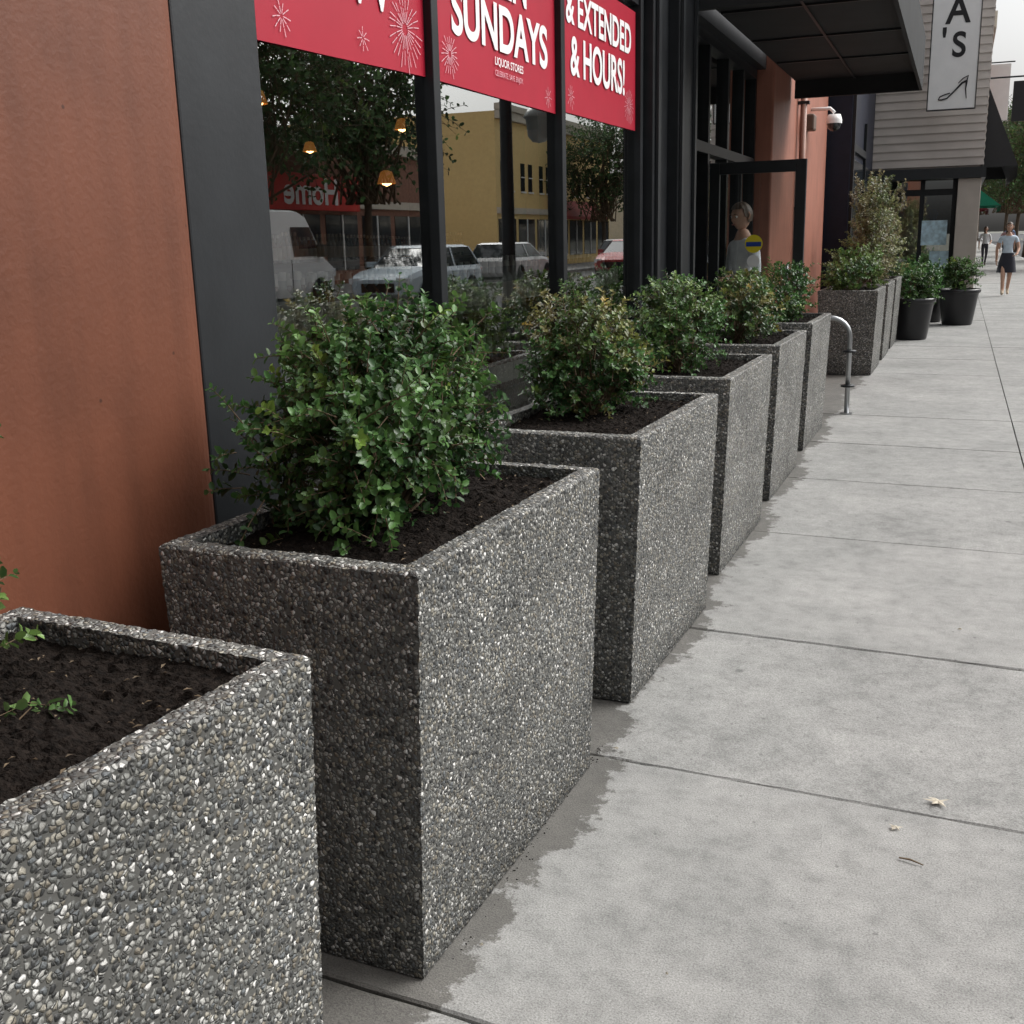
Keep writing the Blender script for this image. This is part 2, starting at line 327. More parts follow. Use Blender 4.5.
def shrub_mesh(name,size,ntwig=420,leaf=.024,nclump=26,seed=1,pal=None,power=3.5,base=(0,0,0),pairs=7,twl=(.045,.085),upb=.5,stray=.03,mat_=None,stemr=.006,zc=None,shell=.55,spread=.13,yf=.05):
    r=np.random.default_rng(seed); sx,sy,sz=size
    if pal is None: pal=[(.030,.085,.022),(.045,.12,.03),(.02,.06,.02)]
    pal=np.array(pal)
    u=unit(r.normal(size=(nclump,3)))
    k=(np.abs(u)**power).sum(1)**(1/power); u=u/k[:,None]
    rad=r.uniform(shell,.95,nclump)[:,None]
    cc=u*rad*np.array([sx,sy,sz])/2
    zc=sz*.5 if zc is None else zc
    cc[:,2]+=zc; bse=np.array(base)
    ci=r.integers(0,nclump,ntwig)
    sc=np.array([sx,sy,sz])*spread
    org=cc[ci]+np.clip(r.normal(size=(ntwig,3)),-1.7,1.7)*sc
    cen=np.array([0,0,zc])
    out=unit(org-cen)
    d=unit(out*.9+np.array([0,0,upb])+r.normal(size=(ntwig,3))*.45)
    tl=r.uniform(twl[0],twl[1],ntwig)*(1+(r.random(ntwig)<stray)*.9)
    tt=np.linspace(.12,1,pairs)
    P=[];Dr=[];Nm=[];Ln=[];Wd=[];Cl=[]
    clcol=pal[r.integers(0,len(pal),nclump)]*r.uniform(.75,1.25,(nclump,1))
    side=unit(np.cross(d,r.normal(size=(ntwig,3)))); side2=np.cross(d,side)
    yel=(r.random((ntwig,1))<yf)
    for j,t in enumerate(tt):
        s=side if j%2==0 else side2
        bend=np.array([0,0,-.15])*t*t
        p=org+(d+bend)*tl[:,None]*t
        for sg in (1,-1):
            P.append(p); Dr.append(unit(d*.55+s*sg*.9+r.normal(size=(ntwig,3))*.25)); Nm.append(unit(d*.5+np.array([0,0,.8])+out*.4+r.normal(size=(ntwig,3))*.4))
            ln=leaf*r.uniform(.6,1.2,ntwig)*(1-.25*t); Ln.append(ln); Wd.append(ln*r.uniform(.54,.74,ntwig))
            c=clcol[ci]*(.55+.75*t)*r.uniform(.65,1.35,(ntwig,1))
            c=c*(1+yel*np.array([[.9,.45,.05]]))
            Cl.append(c)
    P=np.vstack(P);Dr=np.vstack(Dr);Nm=np.vstack(Nm);Ln=np.concatenate(Ln);Wd=np.concatenate(Wd);Cl=np.vstack(Cl)
    V=[];F=[]
    def addt(pts,rd,seg=5):
        v,f=tube(pts,rd,seg,False); n=len(V); V.extend(v); F.extend([tuple(i+n for i in q) for q in f])
    for c in cc:
        b=Vector(bse)+Vector((r.normal()*.03*sx/.5,r.normal()*.05*sx/.5,0)); c=Vector(c)
        mid=b.lerp(c,.5)+Vector((r.normal()*.03,r.normal()*.03,-.02))*(sx/.5)
        addt([b,b.lerp(mid,.5),mid,c],[stemr,stemr*.85,stemr*.7,stemr*.35])
    for i in range(ntwig):
        o=Vector(org[i]); addt([o-Vector(d[i])*tl[i]*.3,o+Vector(d[i]+np.array([0,0,-.07]))*tl[i]*.5,o+Vector(d[i]+np.array([0,0,-.15]))*tl[i]],[stemr*.3,stemr*.22,stemr*.15],3)
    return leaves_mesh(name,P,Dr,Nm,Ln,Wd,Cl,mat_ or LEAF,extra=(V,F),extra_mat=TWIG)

def soil_mesh(name,x0,x1,y0,y1,z,step=.012,amp=.018,seed=0):
    nx=int((x1-x0)/step)+1; ny=int((y1-y0)/step)+1; V=[];F=[]
    for j in range(ny+1):
        for i in range(nx+1):
            x=x0+(x1-x0)*i/nx; y=y0+(y1-y0)*j/ny
            p=Vector((x+seed*3.1,y,0)); h=noise.noise(p*6)*amp+abs(noise.noise(p*38))*amp*.9+noise.noise(p*90)*amp*.4
            V.append((x,y,z+h))
    for j in range(ny):
        for i in range(nx):
            a=j*(nx+1)+i; F.append((a,a+1,a+nx+2,a+nx+1))
    return V,F

# ------------------------------------------------------------------ planters
PW,PL,PH=.60,1.0,.865
def planter_mesh(name,step,seed):
    V=[];F=[]
    tx,ty=.032,.004; rim=.045; dep=.10
    def patch(c00,c10,c11,c01):
        c00,c10,c11,c01=map(Vector,(c00,c10,c11,c01))
        nu=max(1,int((c10-c00).length/step)); nv=max(1,int((c01-c00).length/step)); n=len(V)
        for j in range(nv+1):
            for i in range(nu+1):
                a=i/nu;b_=j/nv
                p=c00*(1-a)*(1-b_)+c10*a*(1-b_)+c11*a*b_+c01*(1-a)*b_
                q=p+Vector((seed*5.3,0,0))
                p=p+noise.noise_vector(q*95)*.0026+noise.noise_vector(q*7)*.0010
                V.append(p)
        for j in range(nv):
            for i in range(nu):
                a=n+j*(nu+1)+i; F.append((a,a+1,a+nu+2,a+nu+1))
    X,Y,Z=PW/2,PL/2,PH; x,y=X-tx,Y-ty; xi,yi=X-rim,Y-rim
    r=.006
    patch((-x,-y,0.004),(x,-y,0.004),(X,-Y,Z-r),(-X,-Y,Z-r))
    patch((x,-y,0.004),(x,y,0.004),(X,Y,Z-r),(X,-Y,Z-r))
    patch((x,y,0.004),(-x,y,0.004),(-X,Y,Z-r),(X,Y,Z-r))
    patch((-x,y,0.004),(-x,-y,0.004),(-X,-Y,Z-r),(-X,Y,Z-r))
    Xo,Yo=X-r,Y-r
    patch((-X,-Y,Z-r),(X,-Y,Z-r),(Xo,-Yo,Z),(-Xo,-Yo,Z)); patch((X,-Y,Z-r),(X,Y,Z-r),(Xo,Yo,Z),(Xo,-Yo,Z))
    patch((X,Y,Z-r),(-X,Y,Z-r),(-Xo,Yo,Z),(Xo,Yo,Z)); patch((-X,Y,Z-r),(-X,-Y,Z-r),(-Xo,-Yo,Z),(-Xo,Yo,Z))
    patch((-Xo,-Yo,Z),(Xo,-Yo,Z),(xi,-yi,Z),(-xi,-yi,Z)); patch((Xo,-Yo,Z),(Xo,Yo,Z),(xi,yi,Z),(xi,-yi,Z))
    patch((Xo,Yo,Z),(-Xo,Yo,Z),(-xi,yi,Z),(xi,yi,Z)); patch((-Xo,Yo,Z),(-Xo,-Yo,Z),(-xi,-yi,Z),(-xi,yi,Z))
    zi=Z-dep
    patch((-xi,-yi,Z),(xi,-yi,Z),(xi,-yi,zi),(-xi,-yi,zi)); patch((xi,-yi,Z),(xi,yi,Z),(xi,yi,zi),(xi,-yi,zi))
    patch((xi,yi,Z),(-xi,yi,Z),(-xi,yi,zi),(xi,yi,zi)); patch((-xi,yi,Z),(-xi,-yi,Z),(-xi,-yi,zi),(-xi,yi,zi))
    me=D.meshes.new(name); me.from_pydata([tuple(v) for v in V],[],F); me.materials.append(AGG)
    me.polygons.foreach_set('use_smooth',[True]*len(me.polygons)); me.update(); return me
pm_hi=planter_mesh('planter_box_hi',.007,1); pm_mid=planter_mesh('planter_box',.02,2)
sV,sF=soil_mesh('s',-PW/2+.04,PW/2-.04,-PL/2+.04,PL/2-.04,PH-.036,.008)
sme=D.meshes.new('soil'); sme.from_pydata(sV,[],sF); sme.materials.append(SOIL)
def fix_normals(me):
    import bmesh
    bm=bmesh.new(); bm.from_mesh(me); bmesh.ops.recalc_face_normals(bm,faces=bm.faces); bm.to_mesh(me); bm.free()
PL_=[(-1.184,.325,-4.2,'hi'),(-1.156,1.725,-2.2,'hi'),(-1.130,3.175,-2.0,'hi'),(-1.14,4.62,-1.2,'mid'),(-1.15,6.08,-1,'mid'),(-1.16,7.62,-1,'mid'),
     (-1.02,11.95,-1,'mid'),(-1.0,13.4,-1,'mid'),(-.98,14.75,-1,'mid')]
chips=MB(); rr=random.Random(4)
for i in range(130):
    x=rr.uniform(-.25,.25); y=rr.uniform(-.45,.45); r=rr.uniform(.0012,.004); a=rr.uniform(0,6.28); z=PH-.022+rr.uniform(0,.008)
    dx,dy=math.cos(a)*r*2,math.sin(a)*r*2
    chips.add(([(x-dx,y-dy,z),(x+dy*.4,y-dx*.4,z+.003),(x+dx,y+dy,z+.002),(x-dy*.4,y+dx*.4,z+.003)],[(0,1,2,3)]))
chm=D.meshes.new('wood_chips'); chm.from_pydata(chips.V,[],chips.F); chm.materials.append(mat('wood_chip',(.11,.08,.05),.9,var=.5,scale=30))
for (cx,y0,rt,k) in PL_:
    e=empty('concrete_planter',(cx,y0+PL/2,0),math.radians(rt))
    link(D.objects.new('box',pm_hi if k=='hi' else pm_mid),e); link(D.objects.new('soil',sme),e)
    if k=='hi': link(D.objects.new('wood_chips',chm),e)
# shrubs
G1=[(.042,.102,.028),(.060,.130,.034),(.030,.074,.023),(.078,.148,.040)]
G2=[(.070,.11,.030),(.115,.13,.034),(.042,.08,.025),(.13,.125,.04),(.055,.11,.032)]
G3=[(.065,.13,.034),(.105,.165,.045),(.045,.10,.030)]
G4=[(.145,.16,.065),(.19,.19,.09),(.10,.13,.05),(.20,.18,.10)]
def put_shrub(me,loc,rotz=0,name='boxwood_shrub'):
    o=link(D.objects.new(name,me)); o.location=loc; o.rotation_euler=(0,0,rotz); return o
zs=PH-.04
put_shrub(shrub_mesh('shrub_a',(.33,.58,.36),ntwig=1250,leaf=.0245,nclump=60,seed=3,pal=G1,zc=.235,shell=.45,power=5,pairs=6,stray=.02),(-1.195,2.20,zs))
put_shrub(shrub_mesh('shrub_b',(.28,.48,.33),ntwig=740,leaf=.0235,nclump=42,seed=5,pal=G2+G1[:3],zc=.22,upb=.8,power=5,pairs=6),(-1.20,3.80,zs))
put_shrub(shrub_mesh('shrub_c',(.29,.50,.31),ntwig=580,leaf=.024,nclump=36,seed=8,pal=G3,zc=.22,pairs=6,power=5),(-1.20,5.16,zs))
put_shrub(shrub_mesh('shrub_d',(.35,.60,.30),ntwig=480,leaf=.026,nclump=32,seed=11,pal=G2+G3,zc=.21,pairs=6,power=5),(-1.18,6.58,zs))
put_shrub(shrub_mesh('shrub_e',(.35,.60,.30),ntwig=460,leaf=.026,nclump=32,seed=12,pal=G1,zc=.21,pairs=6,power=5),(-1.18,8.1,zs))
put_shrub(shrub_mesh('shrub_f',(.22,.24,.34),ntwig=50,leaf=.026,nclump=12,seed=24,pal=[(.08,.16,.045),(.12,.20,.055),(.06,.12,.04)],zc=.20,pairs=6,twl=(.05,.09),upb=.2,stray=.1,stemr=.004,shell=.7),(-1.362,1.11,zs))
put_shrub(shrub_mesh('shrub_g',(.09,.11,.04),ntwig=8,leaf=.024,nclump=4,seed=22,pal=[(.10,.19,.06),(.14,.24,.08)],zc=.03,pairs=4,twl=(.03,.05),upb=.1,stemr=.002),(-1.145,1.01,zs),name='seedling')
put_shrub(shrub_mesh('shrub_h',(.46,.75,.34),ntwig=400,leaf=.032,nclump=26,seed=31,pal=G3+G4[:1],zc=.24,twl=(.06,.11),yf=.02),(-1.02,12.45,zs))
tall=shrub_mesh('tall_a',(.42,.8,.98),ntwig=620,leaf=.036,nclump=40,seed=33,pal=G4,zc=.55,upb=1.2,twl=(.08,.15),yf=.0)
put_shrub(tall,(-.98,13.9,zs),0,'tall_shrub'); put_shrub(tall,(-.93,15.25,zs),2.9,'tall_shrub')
mb=MB()
for i in range(90):
    pl=random.choice([(1.8,2.85),(2.7,2.85),(3.2,4.2)])
    y=random.uniform(*pl); x=-.885+abs(random.gauss(0,.012)); r=random.uniform(.001,.003)
    c=(x,y,r*.4); V=[(c[0]+r*random.uniform(.6,1.2)*a,c[1]+r*random.uniform(.6,1.2)*b_,c[2]+r*.7*c_) for a,b_,c_ in [(1,0,0),(-1,0,0),(0,1,0),(0,-1,0),(0,0,1),(0,0,-1)]]
    mb.add((V,[(0,2,4),(2,1,4),(1,3,4),(3,0,4),(2,0,5),(1,2,5),(3,1,5),(0,3,5)]))
mb.obj('soil_crumbs',[SOIL])
mb=MB()
for (x,y,r) in [(.045,2.81,.030),(-.05,2.64,.018),(-.83,2.84,.010),(.1,4.2,.01),(-.45,1.9,.004),(-.84,1.86,.006)]:
    n=13; V=[(x,y,.010)]
    for k in range(n):
        t=2*math.pi*k/n; rr_=r*(1.15 if k%2 else .5)*random.uniform(.6,1.15); V.append((x+rr_*math.cos(t),y+rr_*math.sin(t)*.7,.004+random.uniform(0,r*.3)))
    mb.add((V,[(0,1+k,1+(k+1)%n) for k in range(n)]))
mb.obj('dry_leaves',[DRY])
v,f=tube([(-.035,2.50,.005),(-.01,2.495,.008),(.02,2.485,.005)],[.002,.0025,.0015],5); mesh_obj('fallen_twig',v,f,TWIG)

# ------------------------------------------------------------------ main store building
st=empty('storefront_building')
XG=-1.75
box('orange_wall',-2.2,-1.575,-10,2.125,0,6.2,ORANGE,st,bevel=.10,seg=8)
box('corner_pillar',-2.2,-1.625,2.13,2.46,0,2.9,BLACK2,st,bevel=.006)
box('knee_wall',-2.0,-1.70,2.46,6.45,0,.28,BLACK,st)
box('header',-2.2,-1.70,2.463,6.447,2.74,3.3,BLACK,st)
boxes('mullions',[(-1.83,-1.712,y-.027,y+.027,.28,2.74) for y in (3.67,5.02,6.38)]+[(-1.83,-1.714,2.462,2.49,.281,2.739)],BLACK,st,bevel=.003)
boxes('window_beads',[(-1.80,-1.725,a,b_,z,z+.05) for (a,b_) in ((2.492,3.642),(3.698,4.992),(5.048,6.352)) for z in (.282,2.688)],BLACK,st)
mesh_obj('window_glass',[(XG,2.47,.29),(XG,6.44,.29),(XG,6.44,2.73),(XG,2.47,2.73)],[(0,1,2,3)],GLASS,st)
boxes('entry_column',[(-2.2,-1.665,6.45,6.80,0,3.3),(-2.2,-1.60,6.803,7.25,0,3.3)],BLACK,st,bevel=.006)
boxes('column_trim',[(-1.662,-1.645,6.5,6.56,0,3.2),(-1.597,-1.58,6.82,6.87,0,3.2),(-1.597,-1.58,7.17,7.22,0,3.2)],BLACK2,st)
box('upper_wall',-2.2,-1.70,2.13,15.8,3.303,6.2,ORANGE,st)
XE=-1.93
fr=[(XE-.05,XE+.05,y-.03,y+.03,0,2.95) for y in (7.3,8.1,9.03,9.8,10.5,11.15)]
fr+=[(XE-.045,XE+.055,7.33,11.12,z,z+.08) for z in (2.07,2.87)]
fr+=[(XE-.045,XE+.045,a,b_,.0,.12) for a,b_ in ((7.33,8.07),(9.06,9.77),(9.83,10.47),(10.53,11.12))]
boxes('entry_frames',fr,BLACK,st)
for i,(a,b_,z0,z1) in enumerate([(7.33,8.07,.12,2.07),(9.06,9.77,.12,2.07),(9.83,10.47,.12,2.07),(10.53,11.12,.12,2.07),(7.33,8.07,2.15,2.87),(8.13,9.0,2.15,2.87),(9.06,9.77,2.15,2.87),(9.83,11.12,2.15,2.87)]):
    mesh_obj('entry_glass_%d'%i,[(XE,a,z0),(XE,b_,z0),(XE,b_,z1),(XE,a,z1)],[(0,1,2,3)],GLASS,st)
box('entry_head',-2.2,-1.80,7.253,11.197,2.955,3.3,BLACK,st)
box('salmon_wall',-2.25,-1.72,11.2,15.8,0,3.3,SALMON,st,bevel=.02)
cn=empty('entrance_canopy')
boxes('deck',[(-1.68,-.47,7.3,12.3,2.97,3.12)],CANOPY,cn)
boxes('fascia',[(-.468,-.44,7.25,12.36,2.80,3.3),(-1.68,-.47,12.303,12.36,2.80,3.3),(-1.68,-.47,7.24,7.297,2.80,3.3)],CANOPY,cn)
boxes('soffit_battens',[(-1.66,-.49,y,y+.03,2.955,2.969) for y in (8.3,9.6,10.9)]+[(-1.1,-1.08,7.32,12.28,2.952,2.9545)],BLACK,cn)
dr=empty('glass_door',(-1.87,9.05,0),math.radians(-2))
W=.75; HD=2.0
boxes('frame',[(0,.08,-.022,.022,.02,HD),(W-.08,W,-.022,.022,.02,HD),(.08,W-.08,-.021,.021,HD-.09,HD-.001),(.08,W-.08,-.021,.021,.021,.26)],BLACK2,dr,bevel=.003)
mesh_obj('pane',[(.08,0,.26),(W-.08,0,.26),(W-.08,0,HD-.09),(.08,0,HD-.09)],[(0,1,2,3)],GLASS2,dr)
v,f=tube([(W-.11,-.03,.95),(W-.11,-.08,.97),(W-.11,-.08,1.2),(W-.11,-.03,1.22)],[.012]*4,8); mesh_obj('pull_handle',v,f,STEEL,dr,True)
def disc(cx,cz,r,yv,n=24): return [(cx,yv,cz)]+[(cx+r*math.cos(2*math.pi*k/n),yv,cz+r*math.sin(2*math.pi*k/n)) for k in range(n)],[(0,1+k,1+(k+1)%n) for k in range(n)]
v,f=disc(.36,1.375,.07,-.004); mesh_obj('sticker_back',v,f,YSTK,dr)
mesh_obj('sticker_stripe',[(.30,-.006,1.355),(.42,-.006,1.355),(.42,-.006,1.39),(.30,-.006,1.39)],[(0,1,2,3)],BSTK,dr)
v,f=disc(.36,1.24,.05,-.004); mesh_obj('sticker_small',v,f,WHITE,dr)

it=empty('shop_interior')
boxes('shell',[(-9,-8.9,-2,16,0,3.3),(-8.9,-2.21,-2.1,-2,0,3.3),(-8.9,-2.26,15.9,16,0,3.3)],SHOPW,it)
box('floor',-8.9,-2.21,-2,15.9,-.05,.02,FLOORM,it); box('floor_window',-2.205,-1.84,2.5,11.1,-.05,.018,FLOORM,it)
box('ceiling',-8.9,-2.21,-2,15.9,3.0,3.1,SHOPC,it)
box('roof',-9.2,-2.22,-10,15.9,6.0,6.15,GREY,it)
box('partition',-4.4,-4.3,-2,2.0,0.02,3.0,SHOPW,it)
def bottle(h,r): return [(0,0),(r,0),(r,h*.6),(r*.9,h*.66),(r*.38,h*.76),(r*.34,h*.97),(r*.40,h),(0,h)]
bm_cols=[mat('bottle_dark',(.02,.035,.02),.15,spec=.8),mat('bottle_clear',(.50,.53,.50),.12,spec=.8),mat('bottle_amber',(.18,.07,.02),.15,spec=.8),mat('bottle_label',(.78,.75,.68),.5)]
def shelf(name,x0,x1,y0,y1,levels,seed=0,dx=.13,hh=(.20,.26)):
    e=empty(name); rr=random.Random(seed)
    bx=[(x0,x1,y0,y1,z-.03,z) for z in levels]+[(x0,x1,y0-.03,y0-.001,0.02,levels[-1]),(x0,x1,y1+.001,y1+.03,0.02,levels[-1])]
    boxes('boards',bx,WOOD,e)
    mb=MB()
    for z in levels:
        xx=x0+.06
        while xx<x1-.03:
            y=y0+.06
            run=0
            while y<y1-.04:
                if run<=0: run=rr.randint(4,9); h=rr.uniform(*hh); r=rr.uniform(.026,.034); m=rr.randrange(3)
                mb.add(lathe(bottle(h,r),7,(xx,y,z)),m); mb.add(lathe([(r*1.02,h*.12),(r*1.02,h*.55)],7,(xx,y,z)),3)
                mb.add(lathe([(0,h*1.005),(r*.42,h),(r*.42,h*.88)],6,(xx,y,z)),3)
                y+=2*r+.012; run-=1
            xx+=dx
    mb.obj('bottles',bm_cols,e,smooth=True)
shelf('bottle_shelf',-2.16,-1.79,2.6,6.3,[.44,.82,1.17],seed=1,hh=(.17,.21))
shelf('bottle_shelf',-5.4,-5.1,3.0,12,[.5,.9,1.3],seed=2,dx=.3)
CORD=mat('lamp_cord',(.02,.02,.02),.6); AMBER=emis('shade_amber',(.70,.25,.05),.35)
for (x,y,z) in [(-4.8,5.2,2.45),(-4.8,7.2,2.45),(-6.4,7.6,2.4),(-6.4,10.5,2.4),(-4.8,9.5,2.45),(-4.2,8.0,1.9),(-6.5,9.0,2.3)]:
    e=empty('pendant_lamp')
    v,f=lathe([(.02,.10),(.045,.09),(.075,0),(.07,0),(.04,.08)],14,(x,y,z)); mesh_obj('shade',v,f,AMBER,e,True)
    v,f=tube([(x,y,z+.1),(x,y,2.999)],[.004,.004],5); mesh_obj('cord',v,f,CORD,e)
    v,f=lathe([(0,-.015),(.035,0),(.045,.02),(.025,.05),(0,.055)],10,(x,y,z-.005)); mesh_obj('bulb',v,f,LAMP,e,True)

# banners
def text(name,s,size,mat_,parent,loc,rot,xs=1,bold=.0,align='CENTER'):
    c=D.curves.new(name,'FONT'); c.body=s; c.size=size; c.align_x=align; c.offset=bold
    o=link(D.objects.new(name,c),parent); o.location=loc; o.rotation_euler=rot; o.scale=(xs,1,1); c.materials.append(mat_); return o
RX=(math.pi/2,0,math.pi/2)
BWH=mat('banner_white',(.76,.74,.74),.5,var=.02)
BPINK=mat('banner_pink',(.62,.36,.40),.5,var=.02)
def starburst(cy,cz,r,n,x,parent,seed):
    rr=random.Random(seed); mb=MB()
    for k in range(n):
        a=2*math.pi*k/n+rr.uniform(-.05,.05); L_=r*rr.uniform(.75,1); w_=.0012
        for seg in (0,1):
            r0=.18*L_ if seg==0 else .62*L_; r1=.56*L_ if seg==0 else L_
            dy,dz=math.cos(a),math.sin(a); droop=lambda q:-(q/r)**2*r*.12
            p0=(cy+dy*r0,cz+dz*r0+droop(r0)); p1=(cy+dy*r1,cz+dz*r1+droop(r1))
            mb.add(([(x,p0[0]-dz*w_,p0[1]+dy*w_),(x,p0[0]+dz*w_,p0[1]-dy*w_),(x,p1[0]+dz*w_*1.3,p1[1]-dy*w_*1.3),(x,p1[0]-dz*w_*1.3,p1[1]+dy*w_*1.3)],[(0,1,2,3)]))
    mb.obj('starburst',[BPINK],parent)
XB=-1.742
def banner(y0,y1,zb0,zb1,z1):
    e=empty('banner_sign'); n=14; V=[];F=[]
    for i in range(n+1):
        t=i/n; y=y0+(y1-y0)*t; xw=XB+.0015*math.sin(t*9)
        V+=[(xw,y,zb0+(zb1-zb0)*t),(xw,y,z1)]
    for i in range(n): F.append((2*i,2*i+2,2*i+3,2*i+1))
    mesh_obj('cloth',V,F,RED,e); return e
XT=XB+.005
b1=banner(2.495,3.64,1.97,2.0,2.66)
text('text','NOW',.32,BWH,b1,(XT,3.02,2.165),RX,.95,.006)
starburst(3.49,2.13,.13,26,XT,b1,1); starburst(3.20,2.06,.04,8,XT,b1,2); starburst(2.75,2.05,.05,10,XT,b1,3)
b2=banner(3.70,4.99,2.0,2.0,2.66)
text('text','OPEN',.28,BWH,b2,(XT,4.34,2.385),RX,.82,.006)
text('text','SUNDAYS',.235,BWH,b2,(XT,4.37,2.18),RX,.98,.006)
text('text','LIQUOR STORES',.042,BWH,b2,(XT,4.42,2.12),RX,1,.0005); text('text','CELEBRATE. SAVE. ENJOY.',.030,BPINK,b2,(XT,4.42,2.08),RX,.9,0)
starburst(3.84,2.10,.08,20,XT,b2,4); starburst(4.88,2.06,.05,8,XT,b2,5)
b3=banner(5.05,6.345,2.02,2.03,2.65)
text('text','& EXTENDED',.205,BWH,b3,(XT,5.69,2.42),RX,.90,.005)
text('text','& HOURS!',.24,BWH,b3,(XT,5.66,2.20),RX,.86,.006)
starburst(6.2,2.15,.10,20,XT,b3,6); starburst(5.2,2.10,.06,10,XT,b3,7)

e=empty('wall_light'); box('housing',-1.72,-1.57,13.1,13.35,2.55,2.72,mat('bronze',(.12,.08,.06),.5),e,bevel=.02); box('mount',-1.719,-1.66,13.15,13.3,2.35,2.549,mat('bronze2',(.25,.12,.08),.5),e)
e=empty('security_camera'); v,f=tube([(-1.72,14.0,2.85),(-1.5,14.0,2.85),(-1.45,14.0,2.80)],[.02]*3,8); mesh_obj('arm',v,f,WHITE,e,True)
v,f=lathe([(0,.1),(.07,.1),(.09,.04),(.09,0)],16,(-1.45,14.0,2.68)); mesh_obj('body',v,f,WHITE,e,True); v,f=lathe([(.085,0),(.07,-.05),(.03,-.08),(0,-.085)],16,(-1.45,14.0,2.68)); mesh_obj('dome',v,f,DARKGL,e,True)
e=empty('drain_pipe'); v,f=tube([(-1.66,12.9,0),(-1.66,12.9,3.3)],[.035,.035],10); mesh_obj('pipe',v,f,mat('pipe_grey',(.30,.16,.12),.5),e,True); boxes('brackets',[(-1.72,-1.6,12.86,12.94,z,z+.03) for z in (.6,1.7,2.8)],BLACK2,e)

# ------------------------------------------------------------------ navy building + siding building
nb=empty('navy_shop_building')
box('wall',-6,-1.42,16.0,19.94,0,5.2,NAVY,nb,bevel=.01)
boxes('trim',[(-1.417,-1.38,16.02,16.12,0,5),(-1.417,-1.38,18,18.08,0,3),(-1.417,-1.38,16.13,17.99,2.5,2.6)],BLACK,nb)
boxes('windows',[(-1.418,-1.40,16.2,17.9,.5,2.4),(-1.418,-1.40,18.15,19.8,.5,2.4)],DARKGL,nb)
box('alley_wall',-6,-2.26,15.803,15.997,0,6,SALMON,nb)
sb=empty('siding_shop_building'); XS=.27
box('core',-8,XS-.03,20.05,34,2.42,7,BEIGE2,sb)
V=[];F=[];z=2.45
while z<7:
    n=len(V); a,b_=.0,.022
    V+=[(-7.9,20.04-b_,z),(XS+b_,20.04-b_,z),(XS+b_,34,z),(-7.9,20.04-a,z+.13),(XS+a,20.04-a,z+.13),(XS+a,34,z+.13),(-7.9,20.04,z),(XS,20.04,z),(XS,34,z)]
    F+=[(n,n+1,n+4,n+3),(n+1,n+2,n+5,n+4),(n+6,n+7,n+1,n),(n+7,n+8,n+2,n+1)]; z+=.13
mesh_obj('lap_siding',V,F,BEIGE,sb)
box('fascia_band',-7.9,XS+.06,19.93,34,2.25,2.42,BLACK2,sb)
boxes('corner_column',[(-.08,XS,20.0,20.38,0,2.249)],BEIGE2,sb,bevel=.01)
frs=[(x-.035,x+.035,20.2,20.3,0,2.24) for x in (-1.75,-1.2,-.62,-.12)]+[(-4,-.085,20.205,20.295,0,.35),(-4,-.085,20.205,20.295,2.0,2.1)]
boxes('shop_frames',frs,BLACK,sb)
mesh_obj('shop_glass',[(-4,20.25,.35),(-.1,20.25,.35),(-.1,20.25,2.24),(-4,20.25,2.24)],[(0,1,2,3)],GLASS,sb)
boxes('side_frames',[(.12,.2,y,y+.08,0,2.24) for y in (20.4,22,24,26,28,30,32,33.9)],BLACK,sb)
mesh_obj('side_glass',[(.16,20.4,.3),(.16,34,.3),(.16,34,2.24),(.16,20.4,2.24)],[(0,1,2,3)],GLASS,sb)
box('side_base',.1,.22,20.4,34,0,.3,BLACK2,sb)
boxes('inside',[(-7.9,-7.8,20.4,34,0,2.4),(-7.8,.05,33.9,34,0,2.4),(-7.8,.1,20.4,33.9,0,.02)],GREY,sb)
boxes('window_posters',[(-.6,-.2,20.19,20.198,1.2,1.6),(-.45,-.15,20.19,20.198,.7,1.1)],mat('poster_blue',(.45,.6,.68),.5,var=.3,scale=14),sb)
mb=MB()
rr=random.Random(5)
for i in range(9):
    x=-3.5+i*.38; yb=21.2+rr.uniform(-.3,.5)
    mb.add(lathe([(.1,0),(.02,.03),(.02,.95),(.16,1.0),(.12,1.2),(.17,1.42),(.06,1.5),(.05,1.6),(.08,1.68),(.06,1.78),(0,1.8)],12,(x,yb,.02)),i%3)
mb.obj('shop_mannequins',[mat('dress_a',(.3,.08,.1),.7),mat('dress_b',(.5,.5,.48),.7),mat('dress_c',(.05,.1,.2),.7)],sb,smooth=True)
def awning(name,x0,x1,y0,y1,zb,zt,mt,val=.18):
    e=empty(name)
    V=[(x0,y0,zt),(x1,y0,zb+val),(x1,y1,zb+val),(x0,y1,zt),(x1,y0,zb),(x1,y1,zb),(x0,y0,zb+val),(x0,y1,zb+val)]
    mesh_obj('canvas',V,[(0,1,2,3),(1,4,5,2),(0,6,1),(3,2,7)],mt,e)
    v,f=tube([(x0,y0+.02,zb+val),(x1-(.02 if x1>x0 else -.02),y0+.02,zb+val)],[.012]*2,6); mesh_obj('rod',v,f,BLACK,e)
    return e
awning('dark_awning',XS+.03,.85,21.5,27,2.3,3.8,mat('awning_black',(.02,.02,.022),.7))
awning('green_awning',.3,1.3,44,49,2.05,3.0,GREEN)
awning('red_awning',.3,1.15,56,62,2.1,2.9,mat('awning_maroon',(.25,.04,.05),.7))
bs=empty('blade_sign')
box('board',-.60,.08,19.30,19.36,3.26,5.6,WHITE,bs,bevel=.005)
boxes('edge',[(-.615,-.602,19.29,19.37,3.245,5.62),(.082,.095,19.29,19.37,3.245,5.62),(-.60,.08,19.29,19.37,3.245,3.258)],BLACK2,bs)
